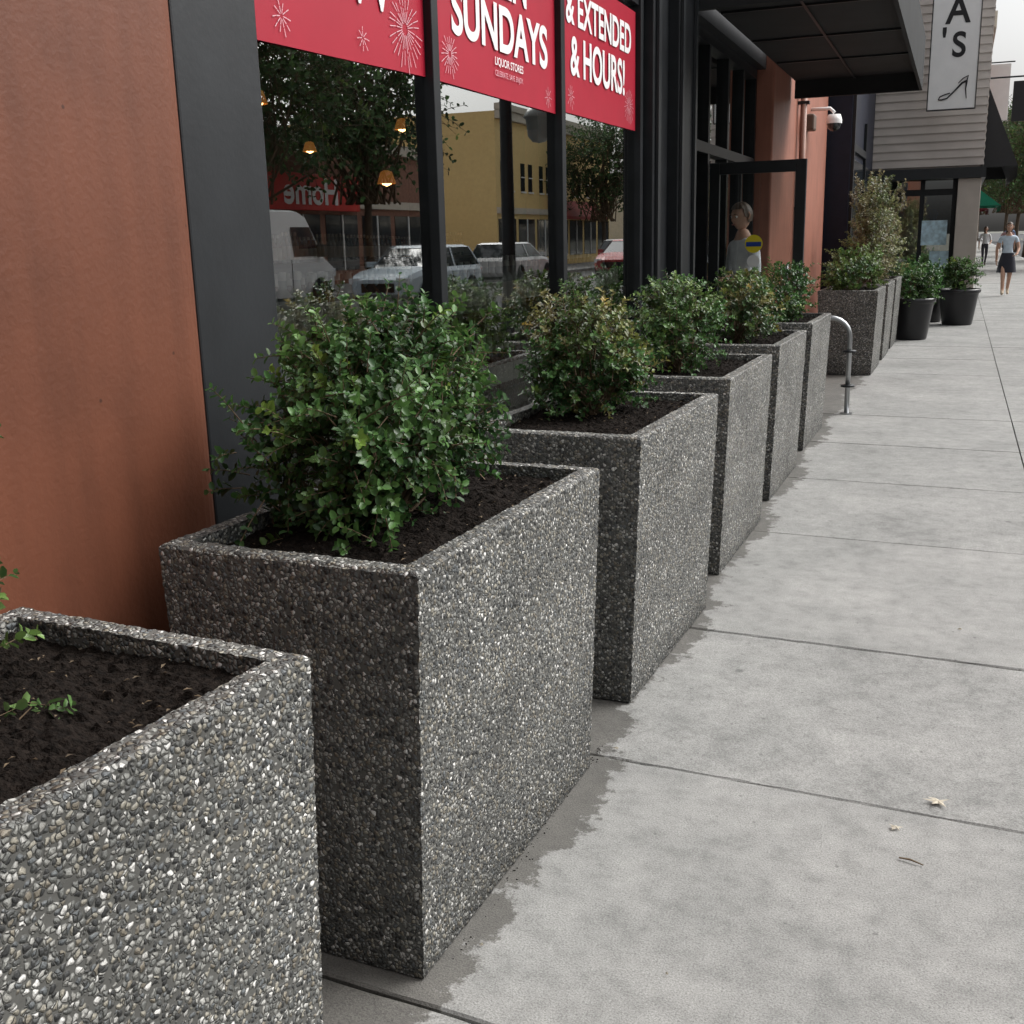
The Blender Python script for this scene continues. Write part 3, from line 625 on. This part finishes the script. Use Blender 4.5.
boxes('bracket',[(-.5,-.45,19.37,20.05,4.0,4.05),(-.05,0,19.37,20.05,4.0,4.05),(-.5,-.45,19.37,20.05,5.2,5.25)],BLACK,bs)
INK=mat('black_ink',(.01,.01,.012),.5)
RF=(math.pi/2,0,0)
text('letter','A',.56,INK,bs,(-.24,19.295,4.50),RF,.9,.010); text('letter','S',.50,INK,bs,(-.20,19.295,4.02),RF,.9,.010); text('letter',"'",.50,INK,bs,(-.42,19.295,4.08),RF,.9,.010)
text('letter','V',.56,INK,bs,(-.24,19.295,5.0),RF,.9,.010)
def shoe():
    mb=MB()
    def P(a): return [(-.45+x*.46,19.292,3.40+z*.46) for x,z in a]
    sole=[(0,0,),(.12,.0),(.28,.04),(.5,.26),(.72,.5),(.86,.56)]
    v,f=tube(P(sole),[.008,.012,.011,.013,.016,.018],6); mb.add((v,f))
    v,f=tube(P([(.86,.56),(.84,.3),(.88,0)]),[.016,.009,.005],6); mb.add((v,f))
    v,f=tube(P([(0,0),(.05,.1),(.2,.16),(.36,.2)]),[.007,.009,.009,.008],6); mb.add((v,f))
    v,f=tube(P([(.86,.56),(.9,.72),(.74,.64),(.6,.5)]),[.011,.009,.008,.006],6); mb.add((v,f))
    mb.obj('shoe_drawing',[INK],bs)
shoe()
def shop_row(name,x0,x1,y0,y1,h,wallm,face='+X',floors=2):
    e=empty(name); box('walls',x0,x1,y0+.01,y1-.01,-.15,h,wallm,e)
    xf=x1 if face=='+X' else x0; sg=1 if face=='+X' else -1
    def bb(d0,d1):
        a,b_=xf+sg*d0,xf+sg*d1; return (min(a,b_),max(a,b_))
    W_=[];Fm=[];n=max(2,int((y1-y0)/2.6)); dy=(y1-y0)/n
    for i in range(n):
        ya=y0+i*dy+.2; yb=y0+(i+1)*dy-.2
        W_.append((*bb(.002,.03),ya,yb,.5,2.5)); Fm.append((*bb(.031,.07),(ya+yb)/2-.04,(ya+yb)/2+.04,.5,2.5))
        for fl in range(1,floors):
            z0=3.0+(fl-1)*3+.9
            if z0+1.4<h:
                for q in (.22,.62):
                    yc=y0+(i+q)*dy; W_.append((*bb(.002,.03),yc,yc+dy*.2,z0,z0+1.4)); Fm.append((*bb(.032,.1),yc-.05,yc+dy*.2+.05,z0-.08,z0-.003)); Fm.append((*bb(.032,.06),yc,yc+dy*.2,z0+.68,z0+.73))
    boxes('windows',W_,DARKGL,e); boxes('window_trim',Fm,WHITE,e)
    boxes('cornice',[(*bb(.003,.25),y0+.02,y1-.02,h-.35,h+.05),(*bb(.004,.15),y0+.02,y1-.02,2.75,3.05)],CREAM,e)
    return e
shop_row('brick_shop_building',-10,.3,34.05,52,7,BRICK)
shop_row('grey_shop_building',-10,.3,52,75,8,GREY)
shop_row('cream_shop_building',-10,.3,75,110,7,CREAM)
e=empty('hanging_sign'); box('board',.95,1.45,30,30.06,3.9,4.8,INK,e,bevel=.01); v,f=tube([(.3,30.03,4.9),(1.5,30.03,4.9)],[.02]*2,8); mesh_obj('bracket',v,f,BLACK,e)
e=empty('hanging_sign'); box('board',.45,1.1,38,38.06,4.6,6.2,WHITE,e,bevel=.01); v,f=tube([(.3,38.03,6.25),(1.2,38.03,6.25)],[.02]*2,8); mesh_obj('bracket',v,f,BLACK,e)

# opposite side of the street (seen in the glass)
shop_row('grey_corner_building',18,28,-40,14,6.5,GREY,'-X')
shop_row('brick_hardware_building',18,30,14,44,5.2,BRICK,'-X',1)
hsn=empty('hardware_sign'); box('board',17.62,17.78,24.5,38,2.62,3.85,RED2,hsn,bevel=.02)
RW=(math.pi/2,0,-math.pi/2)
text('text','Home',1.25,WHITE,hsn,(17.60,34.6,2.84),RW,1.15,.03); text('text','hardware',.9,mat('sign_yellow',(.8,.65,.1),.5),hsn,(17.60,29.4,2.88),RW,1,.02)
yb_=shop_row('yellow_shop_building',18,30,52.5,72,7.6,YELLOW,'-X',2)
boxes('parapet',[(17.6,18,52.48,72.02,7.66,7.95)],CREAM,yb_)
awning('maroon_awning',17.97,16.9,60,68,2.5,3.6,mat('awning_red2',(.35,.06,.05),.7))
shop_row('cream_corner_building',18,30,84,120,6,CREAM,'-X')

def tree_mesh(name,seed,cr=2.8,crz=4.6,zc=6.0,n=900,leaf=.20,pal=None):
    return shrub_mesh(name,(cr*2,cr*2,crz),ntwig=n,leaf=leaf,nclump=50,seed=seed,pal=pal or [(.045,.085,.03),(.06,.11,.035),(.03,.06,.02)],power=2.2,base=(0,0,2.6),pairs=5,twl=(.6,1.1),upb=.2,mat_=TLEAF,stemr=.045,zc=zc,shell=.35)
TM=[tree_mesh('tree_crown_a',101),tree_mesh('tree_crown_b',102,cr=2.5,crz=5.0,zc=6.2)]
tv,tf=tube([(0,0,-.1),(.02,0,.5),(0,.03,1.5),(.05,0,2.6),(.1,.05,4.5),(0,0,6.5)],[.20,.15,.13,.12,.09,.03],10)
tme=D.meshes.new('trunk'); tme.from_pydata([tuple(v) for v in tv],[],tf); tme.materials.append(BARK); tme.polygons.foreach_set('use_smooth',[True]*len(tme.polygons))
def tree(x,y,s=1,k=0,rz=0):
    e=empty('street_tree',(x,y,0),rz); e.scale=(s,s,s)
    link(D.objects.new('crown',TM[k]),e); link(D.objects.new('trunk',tme),e)
for i,(x,y,s) in enumerate([(15,12,1),(15,20.5,1.0),(15.2,27.2,1.0),(15,33.8,1.05),(15.3,62,.9),(15.2,80,.9),(3.4,-9,1.0),(3.5,44,.75),(3.4,54,.8),(3.3,66,.85),(3.4,80,.9),(3.3,96,1),(14.8,-6,1),(14.8,110,1)]):
    tree(x,y,s,i%2,i*1.3)
for i in range(7):
    tree(-8+i*5+random.uniform(-1,1),150+random.uniform(-6,6),1.2,i%2,i*.9)

sl_=empty('street_lamp',(2.55,15.2,0))
v,f=lathe([(0,0),(.2,0),(.2,.12),(.14,.2),(.12,.6),(.10,.7),(.085,3.4),(.075,6.0),(0,6.05)],16); mesh_obj('post',v,f,BLACK,sl_,True)
v,f=tube([(0,0,3.9),(0,.5,4.15),(0,1.1,4.1),(0,1.35,3.9)],[.03]*4,8); mesh_obj('arm',v,f,BLACK,sl_,True)
v,f=lathe([(.02,.62),(.03,.5),(.16,.42),(.24,.3),(.22,.28),(.2,.28),(.17,.02),(.1,-.06),(0,-.08)],16,(0,1.35,2.95)); mesh_obj('lantern',v,f,mat('lantern_glass',(.2,.21,.2),.3),sl_,True)
v,f=tube([(0,1.35,3.9),(0,1.35,3.5)],[.02,.02],6); mesh_obj('hanger',v,f,BLACK,sl_,True)
ts=empty('traffic_sign',(2.6,22,0)); v,f=tube([(0,0,0),(0,0,2.9)],[.03,.03],8); mesh_obj('post',v,f,STEEL,ts,True)
mesh_obj('plate',[(0,-.02-.4,2.5),(0,-.02,2.1),(0,-.02+.4,2.5),(0,-.02,2.9)],[(0,1,2,3)],mat('sign_back',(.45,.46,.47),.5),ts)

# ------------------------------------------------------------------ vehicles
CH=mat('chrome',(.6,.6,.6),.2,metal=1); HL=mat('headlight',(.7,.72,.75),.1,spec=.8); TL=mat('tail_light',(.4,.02,.02),.2)
def wheel(mb,x,y,r,sg,mt,mr):
    V=[];F=[];prof=[(r*.62,-.0),(r*.95,-.01),(r,.03),(r,.2),(r*.95,.23)]
    seg=24
    for rr_,t in prof:
        for k in range(seg):
            a=2*math.pi*k/seg; V.append((x+rr_*math.cos(a),y-sg*t,r+rr_*math.sin(a)))
    for i in range(len(prof)-1):
        for k in range(seg):
            k2=(k+1)%seg; F.append((i*seg+k,i*seg+k2,(i+1)*seg+k2,(i+1)*seg+k))
    mb.add((V,F),mt)
    V=[(x,y-sg*.01,r)]+[(x+r*.62*math.cos(2*math.pi*k/20),y-sg*.04,r+r*.62*math.sin(2*math.pi*k/20)) for k in range(20)]
    mb.add((V,[(0,1+k,1+(k+1)%20) for k in range(20)]),mr)
    for s in range(5):
        a=2*math.pi*s/5; d=Vector((math.cos(a),0,math.sin(a))); q=Vector((-math.sin(a),0,math.cos(a)))*.03
        c=Vector((x,y+sg*.004,r)); mb.add(([c-q,c+q,c+d*r*.62+q,c+d*r*.62-q],[(0,1,2,3)]),mr)
def car(name,loc,rz,paint,van=False):
    e=empty(name,loc,rz); mb=MB(); P=[paint,DARKGL,TIRE,CH,HL,TL,BLACK]
    if not van:
        secs=[]
        for x,zb,zt,hw in [(-2.3,.45,.85,.72),(-2.22,.32,.95,.84),(-1.9,.27,1.0,.89),(-1.0,.24,1.0,.91),(.7,.24,1.0,.91),(1.0,.24,1.0,.91),(1.6,.25,.95,.89),(2.1,.3,.85,.83),(2.28,.38,.72,.7)]:
            secs.append([(x,-hw*.92,zb),(x,-hw,zb+.15),(x,-hw*1.0,zt-.14),(x,-hw*.93,zt-.03),(x,-hw*.5,zt+.01),(x,hw*.5,zt+.01),(x,hw*.93,zt-.03),(x,hw,zt-.14),(x,hw,zb+.15),(x,hw*.92,zb)])
        mb.add(loft(secs),0)
        b_=[(-2.12,-.82,.98),(1.0,-.82,.98),(1.0,.82,.98),(-2.12,.82,.98)]; t_=[(-1.75,-.64,1.46),(.2,-.64,1.46),(.2,.64,1.46),(-1.75,.64,1.46)]
        mb.add((b_+t_,BF[2:]),1)
        r_=[(-1.78,-.66,1.45),(.24,-.66,1.45),(.24,.66,1.45),(-1.78,.66,1.45),(-1.6,-.55,1.51),(.1,-.55,1.51),(.1,.55,1.51),(-1.6,.55,1.51)]
        mb.add((r_,BF),0)
        for sg in (-1,1):
            for (xb,xt) in [(1.0,.2),(-.45,-.55),(-2.12,-1.75)]:
                w_=.05; mb.add(([(xb-w_,sg*.835,.98),(xb+w_,sg*.835,.98),(xt+w_,sg*.655,1.47),(xt-w_,sg*.655,1.47)],[(0,1,2,3)]),0)
            mb.box(.62,.82,min(sg*.9,sg*1.08),max(sg*.9,sg*1.08),1.0,1.13,m=0)
            mb.box(2.12,2.27,min(sg*.5,sg*.8),max(sg*.5,sg*.8),.62,.76,m=4); mb.box(-2.28,-2.2,min(sg*.6,sg*.82),max(sg*.6,sg*.82),.72,.88,m=5)
            for wx in (-1.4,1.4):
                n=18; V=[(wx,sg*.915,.34)]+[(wx+.4*math.cos(math.pi*k/n),sg*.915,.3+.42*math.sin(math.pi*k/n)) for k in range(n+1)]
                mb.add((V,[(0,1+k,2+k) for k in range(n)]),6); wheel(mb,wx,sg*.925,.33,sg,2,3)
        mb.box(2.2,2.3,-.45,.45,.42,.64,m=6); mb.box(-2.0,2.0,-.8,.8,.2,.3,m=6)
    else:
        secs=[]
        for x,zb,zt,hw,hr in [(-2.8,.5,2.3,.93,.8),(-2.72,.4,2.42,.98,.85),(1.2,.35,2.42,.98,.85),(1.6,.35,2.3,.97,.82),(2.15,.35,1.42,.96,.86),(2.65,.38,1.12,.92,.84),(2.82,.42,.8,.84,.8)]:
            secs.append([(x,-hw*.95,zb),(x,-hw,zb+.2),(x,-hw,min(1.25,zt-.1)),(x,-hr,zt-.05),(x,-hr*.8,zt),(x,hr*.8,zt),(x,hr,zt-.05),(x,hw,min(1.25,zt-.1)),(x,hw,zb+.2),(x,hw*.95,zb)])
        mb.add(loft(secs),0)
        mb.add(([(1.66,-.72,2.24),(1.66,.72,2.24),(2.17,.78,1.46),(2.17,-.78,1.46)],[(0,1,2,3)]),1)
        for sg in (-1,1):
            mb.add(([(.75,sg*.985,1.32),(2.0,sg*.985,1.32),(1.62,sg*.915,2.02),(.75,sg*.915,2.02)],[(0,1,2,3)]),1)
            mb.box(1.8,1.95,min(sg*.97,sg*1.2),max(sg*.97,sg*1.2),1.3,1.6,m=6)
            mb.box(2.6,2.8,min(sg*.6,sg*.9),max(sg*.6,sg*.9),.8,1.0,m=4)
            mb.box(.62,.64,min(sg*.975,sg*.99),max(sg*.975,sg*.99),.5,1.25,m=6)
            for wx in (-1.7,1.9):
                n=18; V=[(wx,sg*.99,.38)]+[(wx+.44*math.cos(math.pi*k/n),sg*.99,.34+.46*math.sin(math.pi*k/n)) for k in range(n+1)]
                mb.add((V,[(0,1+k,2+k) for k in range(n)]),6); wheel(mb,wx,sg*1.0,.36,sg,2,3)
        mb.box(2.72,2.86,-.8,.8,.4,.6,m=6); mb.box(-2.5,2.5,-.85,.85,.28,.4,m=6)
    mb.obj('body',P,e); return e
def paint(n,c): return mat(n,c,.25,var=.02,spec=.6)
car('parked_van',(12.4,22.7,-.146),math.pi/2,paint('van_white',(.80,.80,.80)),True)
car('parked_car',(9.6,26.5,-.146),-math.pi/2,paint('car_silver',(.5,.58,.64)))
car('parked_car',(12.3,33,-.146),math.pi/2,paint('car_grey',(.25,.27,.3)))
car('parked_car',(12.3,40,-.146),math.pi/2,paint('car_white',(.7,.7,.7)))
car('parked_car',(9.4,46,-.146),-math.pi/2,paint('car_red',(.30,.04,.04)))
car('parked_car',(4.2,33,-.146),-math.pi/2,paint('car_blue',(.45,.55,.65)))
car('parked_car',(4.2,55,-.146),-math.pi/2,paint('car_dark',(.05,.05,.06)))
car('parked_car',(12.3,56,-.146),math.pi/2,paint('car_white2',(.7,.7,.7)))

# ------------------------------------------------------------------ bike rack, pots
bk=empty('bike_rack',(-.925,9.3,0),math.radians(8))
pts=[(-.16,0,0)]+[(-.16,0,.62)]
for k in range(1,12):
    a=math.pi-math.pi*k/12; pts.append((.16*math.cos(a),0,.62+.16*math.sin(a)))
pts+=[(.16,0,.62),(.16,0,0)]
v,f=tube(pts,[.020]*len(pts),12); mesh_obj('hoop',v,f,STEEL,bk,True)
for x in (-.16,.16):
    v,f=lathe([(0,.012),(.05,.012),(.05,0)],16,(x,0,0)); mesh_obj('base_plate',v,f,STEEL,bk)
    for z in (.22,.5):
        v,f=lathe([(.020,0),(.055,.004),(.055,.02),(.020,.024)],14,(x,0,z)); mesh_obj('collar',v,f,BLACK2,bk,True)
def pot(x,y,r,h,me):
    e=empty('potted_shrub',(x,y,0))
    v,f=lathe([(0,0),(r*.68,0),(r*.72,.02),(r*.93,h*.85),(r*.95,h*.88),(r*1.02,h*.9),(r*1.03,h),(r*.9,h),(r*.88,h*.9),(0,h*.9)],32); mesh_obj('pot',v,f,POT,e,True)
    v,f=lathe([(r*.88,h*.91),(r*.5,h*.94),(0,h*.95)],20); mesh_obj('soil',v,f,SOIL,e,True)
    o=link(D.objects.new('foliage',me),e); o.location=(0,0,h*.92)
rs=shrub_mesh('pot_shrub_a',(.5,.5,.42),ntwig=320,leaf=.04,nclump=26,seed=41,pal=G1,power=2.2,zc=.24,twl=(.08,.13))
rs2=shrub_mesh('pot_shrub_b',(.44,.44,.44),ntwig=360,leaf=.035,nclump=26,seed=42,pal=G3,power=2.2,zc=.25,twl=(.07,.11))
pot(-.54,16.15,.30,.56,rs); pot(.05,18.75,.31,.55,rs2); pot(-.34,19.3,.2,.45,rs)
pot(-.75,17.6,.26,.5,rs2)

# ------------------------------------------------------------------ people
EYEW=mat('eye_white',(.75,.73,.7),.2,var=.02); EYED=mat('eye_dark',(.03,.02,.015),.1); LIP=mat('lips',(.38,.15,.12),.4)
def person(name,loc,rz,h=1.7,joints={},fem=False,mats=None,skirt=None,hair=(.05,.03,.02),head_yaw=0,head_pitch=0,long_hair=False,sleeve=True,longpants=True):
    e=empty(name,loc,rz); sc=h/1.7; e.scale=(sc,sc,sc)
    sw_=.165 if fem else .195; hw_=.095
    J={'pel':(0,0,.93),'spn':(0,.0,1.10),'chs':(0,.01,1.30),'nkb':(0,.01,1.43),'nkt':(0,-.005,1.53)}
    for s,sg in (('l',-1),('r',1)):
        J['sh'+s]=(sg*sw_,.01,1.385); J['el'+s]=(sg*(sw_+.05),.03,1.11); J['wr'+s]=(sg*(sw_+.06),-.04,.87); J['pm'+s]=(sg*(sw_+.06),-.07,.79)
        J['hp'+s]=(sg*hw_,0,.90); J['kn'+s]=(sg*.1,-.01,.49); J['an'+s]=(sg*.1,.03,.09); J['to'+s]=(sg*.115,-.13,.035); J['hl'+s]=(sg*.1,.06,.04)
    J.update(joints)
    Rd={'pel':.125,'spn':.105 if fem else .12,'chs':.125 if fem else .145,'nkb':.065,'nkt':.05,'sh':.058,'el':.04,'wr':.027,'pm':.03,'hp':.088,'kn':.056,'an':.037,'to':.03,'hl':.035}
    E=[('pel','spn'),('spn','chs'),('chs','nkb'),('nkb','nkt')]
    for s in 'lr': E+=[('chs','sh'+s),('sh'+s,'el'+s),('el'+s,'wr'+s),('wr'+s,'pm'+s),('pel','hp'+s),('hp'+s,'kn'+s),('kn'+s,'an'+s),('an'+s,'to'+s),('an'+s,'hl'+s)]
    K=list(J); me=D.meshes.new('body'); me.from_pydata([J[k] for k in K],[(K.index(a),K.index(b_)) for a,b_ in E],[])
    o=D.objects.new('body_tmp',me); scene.collection.objects.link(o)
    o.modifiers.new('s','SKIN'); sv=me.skin_vertices[0].data
    for i,k in enumerate(K):
        r=Rd.get(k,Rd.get(k[:2],.05)); sv[i].radius=(r,r*(.72 if k in('pel','spn','chs') else 1)); sv[i].use_root=(k=='pel')
    ss=o.modifiers.new('u','SUBSURF'); ss.levels=2; ss.render_levels=2
    bpy.context.view_layer.update()
    ev=o.evaluated_get(bpy.context.evaluated_depsgraph_get()); m2=D.meshes.new_from_object(ev); D.objects.remove(o)
    V=[tuple(v.co) for v in m2.vertices]; F=[tuple(p.vertices) for p in m2.polygons]
    Ml=[]
    for p in m2.polygons:
        c=p.center; best=None
        for a,b_ in E:
            A=Vector(J[a]);B=Vector(J[b_]);t=max(0,min(1,(c-A).dot(B-A)/max(1e-9,(B-A).length_squared))); d=(c-(A+(B-A)*t)).length
            if best is None or d<best[0]: best=(d,a[:2],b_[:2],t,a)
        _,a,b_,t,_k=best
        if a=='nk' and b_=='nk': m=0
        elif a=='ch' and b_=='nk': m=1
        elif a in('pe','sp','ch'): m=1 if c.z>.98 else 2
        elif a=='sh': m=1 if (sleeve or t<.45) else 0
        elif a=='el': m=1 if sleeve=='long' else 0
        elif a=='wr': m=0
        elif a=='hp': m=2 if (longpants or t<.5) else 0
        elif a=='kn': m=2 if longpants else 0
        else: m=3
        Ml.append(m)
    mb=MB(); mb.V=V; mb.F=F; mb.M=Ml
    for s,sg in (('l',-1),('r',1)):
        wr=Vector(J['wr'+s]); pm=Vector(J['pm'+s]); d=(pm-wr).normalized(); side=Vector((0,1,0)); side=(side-d*side.dot(d)).normalized(); inn=Vector((-sg,0,0))
        for i,(off,ln) in enumerate([(-.026,.07),(-.009,.08),(.009,.075),(.026,.058)]):
            a=pm+side*off*.9+d*.005; v,f=tube([a,a+d*ln*.5,a+d*ln*.82+inn*.012,a+d*ln+inn*.028],[.0095,.009,.008,.006],6); mb.add((v,f),0)
        a=wr.lerp(pm,.55)-side*.02; v,f=tube([a,a+d*.025-side*.025+inn*.012,a+d*.055-side*.03+inn*.02],[.012,.010,.007],6); mb.add((v,f),0)
    HM=Matrix.Rotation(head_yaw,3,'Z')@Matrix.Rotation(head_pitch,3,'X'); hc=Vector((J['nkt'][0],J['nkt'][1]-.012,J['nkt'][2]+.085))
    def hp(th,ph,grow=0):
        x=math.sin(th)*math.cos(ph); y=math.sin(th)*math.sin(ph); z=math.cos(th)
        p=Vector((x*(.074+grow),y*(.094+grow),z*(.112+grow)))
        if z<0: k=1+z*.28; p.x*=k; p.y*=(1+z*.12)
        if y<-.3 and grow==0:
            nz=math.exp(-((p.x/.016)**2)-(((p.z+.012)/.022)**2)); p.y-=.024*nz
            p.y-=.008*math.exp(-((p.x/.035)**2)-(((p.z+.052)/.012)**2)); p.y-=.01*math.exp(-((p.x/.03)**2)-(((p.z+.09)/.02)**2))
            for q in (-.03,.03): p.y+=.010*math.exp(-(((p.x-q)/.015)**2)-(((p.z-.012)/.012)**2))
            p.y-=.006*math.exp(-(((p.z-.034)/.012)**2))
        return p
    def sph(fn,nt_,np_,m,filt=None):
        V=[];F=[]
        for i in range(nt_+1):
            for j in range(np_): V.append(hc+HM@fn(math.pi*i/nt_,2*math.pi*j/np_))
        for i in range(nt_):
            for j in range(np_):
                if filt and not filt(math.pi*(i+.5)/nt_,2*math.pi*(j+.5)/np_): continue
                j2=(j+1)%np_; F.append((i*np_+j,(i+1)*np_+j,(i+1)*np_+j2,i*np_+j2))
        mb.add((V,F),m)
    sph(lambda t,p:hp(t,p),36,40,0)
    def hf(t,p):
        y=math.sin(t)*math.sin(p); z=math.cos(t)
        if y<-.25: return z>.55
        return z>(-.45 if not long_hair else -.75) if y>.0 else z>-.05
    sph(lambda t,p:hp(t,p,.013+.004*math.sin(9*p)*math.sin(t)),30,40,4,hf)
    for q in (-1,1):
        for (cx,cy,cz,r,m) in [(q*.030,-.083,.012,.0105,5),(q*.030,-.0915,.012,.0048,6)]:
            v,f=lathe([(0,-r)]+[(r*math.sin(a),-r*math.cos(a)) for a in (.5,1,1.57,2.1,2.6)]+[(0,r)],10); mb.add(([hc+HM@(Vector(p)+Vector((cx,cy,cz))) for p in v],f),m)
        v,f=tube([Vector((q*.073,.005,-.03)),Vector((q*.084,.008,-.015)),Vector((q*.088,.018,.015)),Vector((q*.083,.012,.032)),Vector((q*.073,.0,.028))],[.006,.008,.009,.008,.005],6); mb.add(([hc+HM@Vector(p) for p in v],f),0)
        v,f=tube([Vector((q*.016,-.098,.034)),Vector((q*.03,-.099,.038)),Vector((q*.045,-.09,.033))],[.003,.004,.002],5); mb.add(([hc+HM@Vector(p) for p in v],f),4)
    v,f=tube([Vector((-.024,-.094,-.05)),Vector((0,-.103,-.048)),Vector((.024,-.094,-.05))],[.003,.006,.003],6); mb.add(([hc+HM@Vector(p) for p in v],f),7)
    if long_hair:
        v,f=tube([hc+Vector((0,.05,.05)),hc+Vector((0,.085,-.05)),hc+Vector((0,.08,-.16)),hc+Vector((0,.07,-.26))],[.06,.075,.07,.03],12); mb.add((v,f),4)
    if skirt:
        top,bot,r0,r1=skirt; V=[];F=[];sg_=28;pr=[(top,r0),(top-.06,r0*1.12),((top+bot)/2,(r0+r1)/2*1.06),(bot,r1)]
        for z,r in pr:
            for k in range(sg_):
                a=2*math.pi*k/sg_; w_=1+.04*math.sin(5*a)*(top-z)/(top-bot); V.append((r*math.cos(a)*w_,r*math.sin(a)*.78*w_,z))
        for i in range(3):
            for k in range(sg_):
                k2=(k+1)%sg_; F.append((i*sg_+k,i*sg_+k2,(i+1)*sg_+k2,(i+1)*sg_+k))
        mb.add((V,F),2)
    hm=mat('hair_'+name,hair,.5,var=.3,scale=60)
    mb.obj('figure',[SKIN]+mats+[hm,EYEW,EYED,LIP],e,smooth=True); return e
def cl(n,c): return mat(n,c,.8,var=.12,scale=12)
walk={'hpl':(-.085,0,.9),'hpr':(.085,0,.9),'knl':(-.08,-.14,.52),'anl':(-.07,-.20,.10),'tol':(-.07,-.36,.075),'hll':(-.07,-.17,.035),
      'knr':(.08,.03,.49),'anr':(.07,.26,.16),'tor':(.075,.13,.04),'hlr':(.07,.31,.14),
      'ell':(-.235,.12,1.12),'wrl':(-.23,.12,.88),'pml':(-.23,.11,.80),'elr':(.235,-.04,1.12),'wrr':(.19,-.2,1.0),'pmr':(.16,-.26,.98)}
person('walking_woman',(1.0,26.8,0),math.radians(2),1.54,walk,True,[cl('top_lightblue',(.50,.58,.66)),cl('skirt_black',(.02,.02,.03)),cl('sandals',(.5,.4,.3))],skirt=(1.02,.56,.135,.22),hair=(.06,.035,.02),long_hair=True,sleeve=False,longpants=False)
person('pedestrian',(1.6,44,0),math.radians(175),1.55,{},False,[cl('shirt_pink',(.5,.3,.3)),cl('jeans',(.06,.09,.16)),cl('shoes_d',(.03,.03,.03))])
person('pedestrian',(.95,48,0),math.radians(5),1.5,walk,True,[cl('shirt_white',(.65,.65,.66)),cl('trousers',(.04,.04,.05)),cl('shoes_e',(.05,.04,.03))],long_hair=True)
person('pedestrian',(2.1,56,0),math.radians(185),1.6,{},False,[cl('shirt_blue',(.2,.3,.5)),cl('shorts',(.3,.25,.18)),cl('shoes_f',(.6,.6,.6))],longpants=False)
man={'ell':(-.27,.0,1.12),'wrl':(-.20,-.2,1.05),'pml':(-.16,-.27,1.06),'elr':(.27,.02,1.12),'wrr':(.18,-.2,1.08),'pmr':(.13,-.26,1.1)}
person('standing_man',(-1.72,9.72,0),math.radians(-55),1.68,man,False,[cl('shirt_white2',(.58,.60,.63)),cl('trousers2',(.05,.05,.07)),cl('shoes_g',(.03,.03,.03))],hair=(.10,.07,.05),head_yaw=math.radians(18),head_pitch=math.radians(10))
person('pedestrian',(16,26.6,0),math.radians(90),1.75,{},False,[cl('shirt_k',(.03,.03,.04)),cl('jeans2',(.05,.07,.12)),cl('shoes_h',(.03,.03,.03))])

for me in (pm_hi,pm_mid): fix_normals(me)
for o in D.objects:
    if o.type=='MESH' and o.name.split('.')[0] in('body','figure','walls') : fix_normals(o.data)
print('objects',len(D.objects))
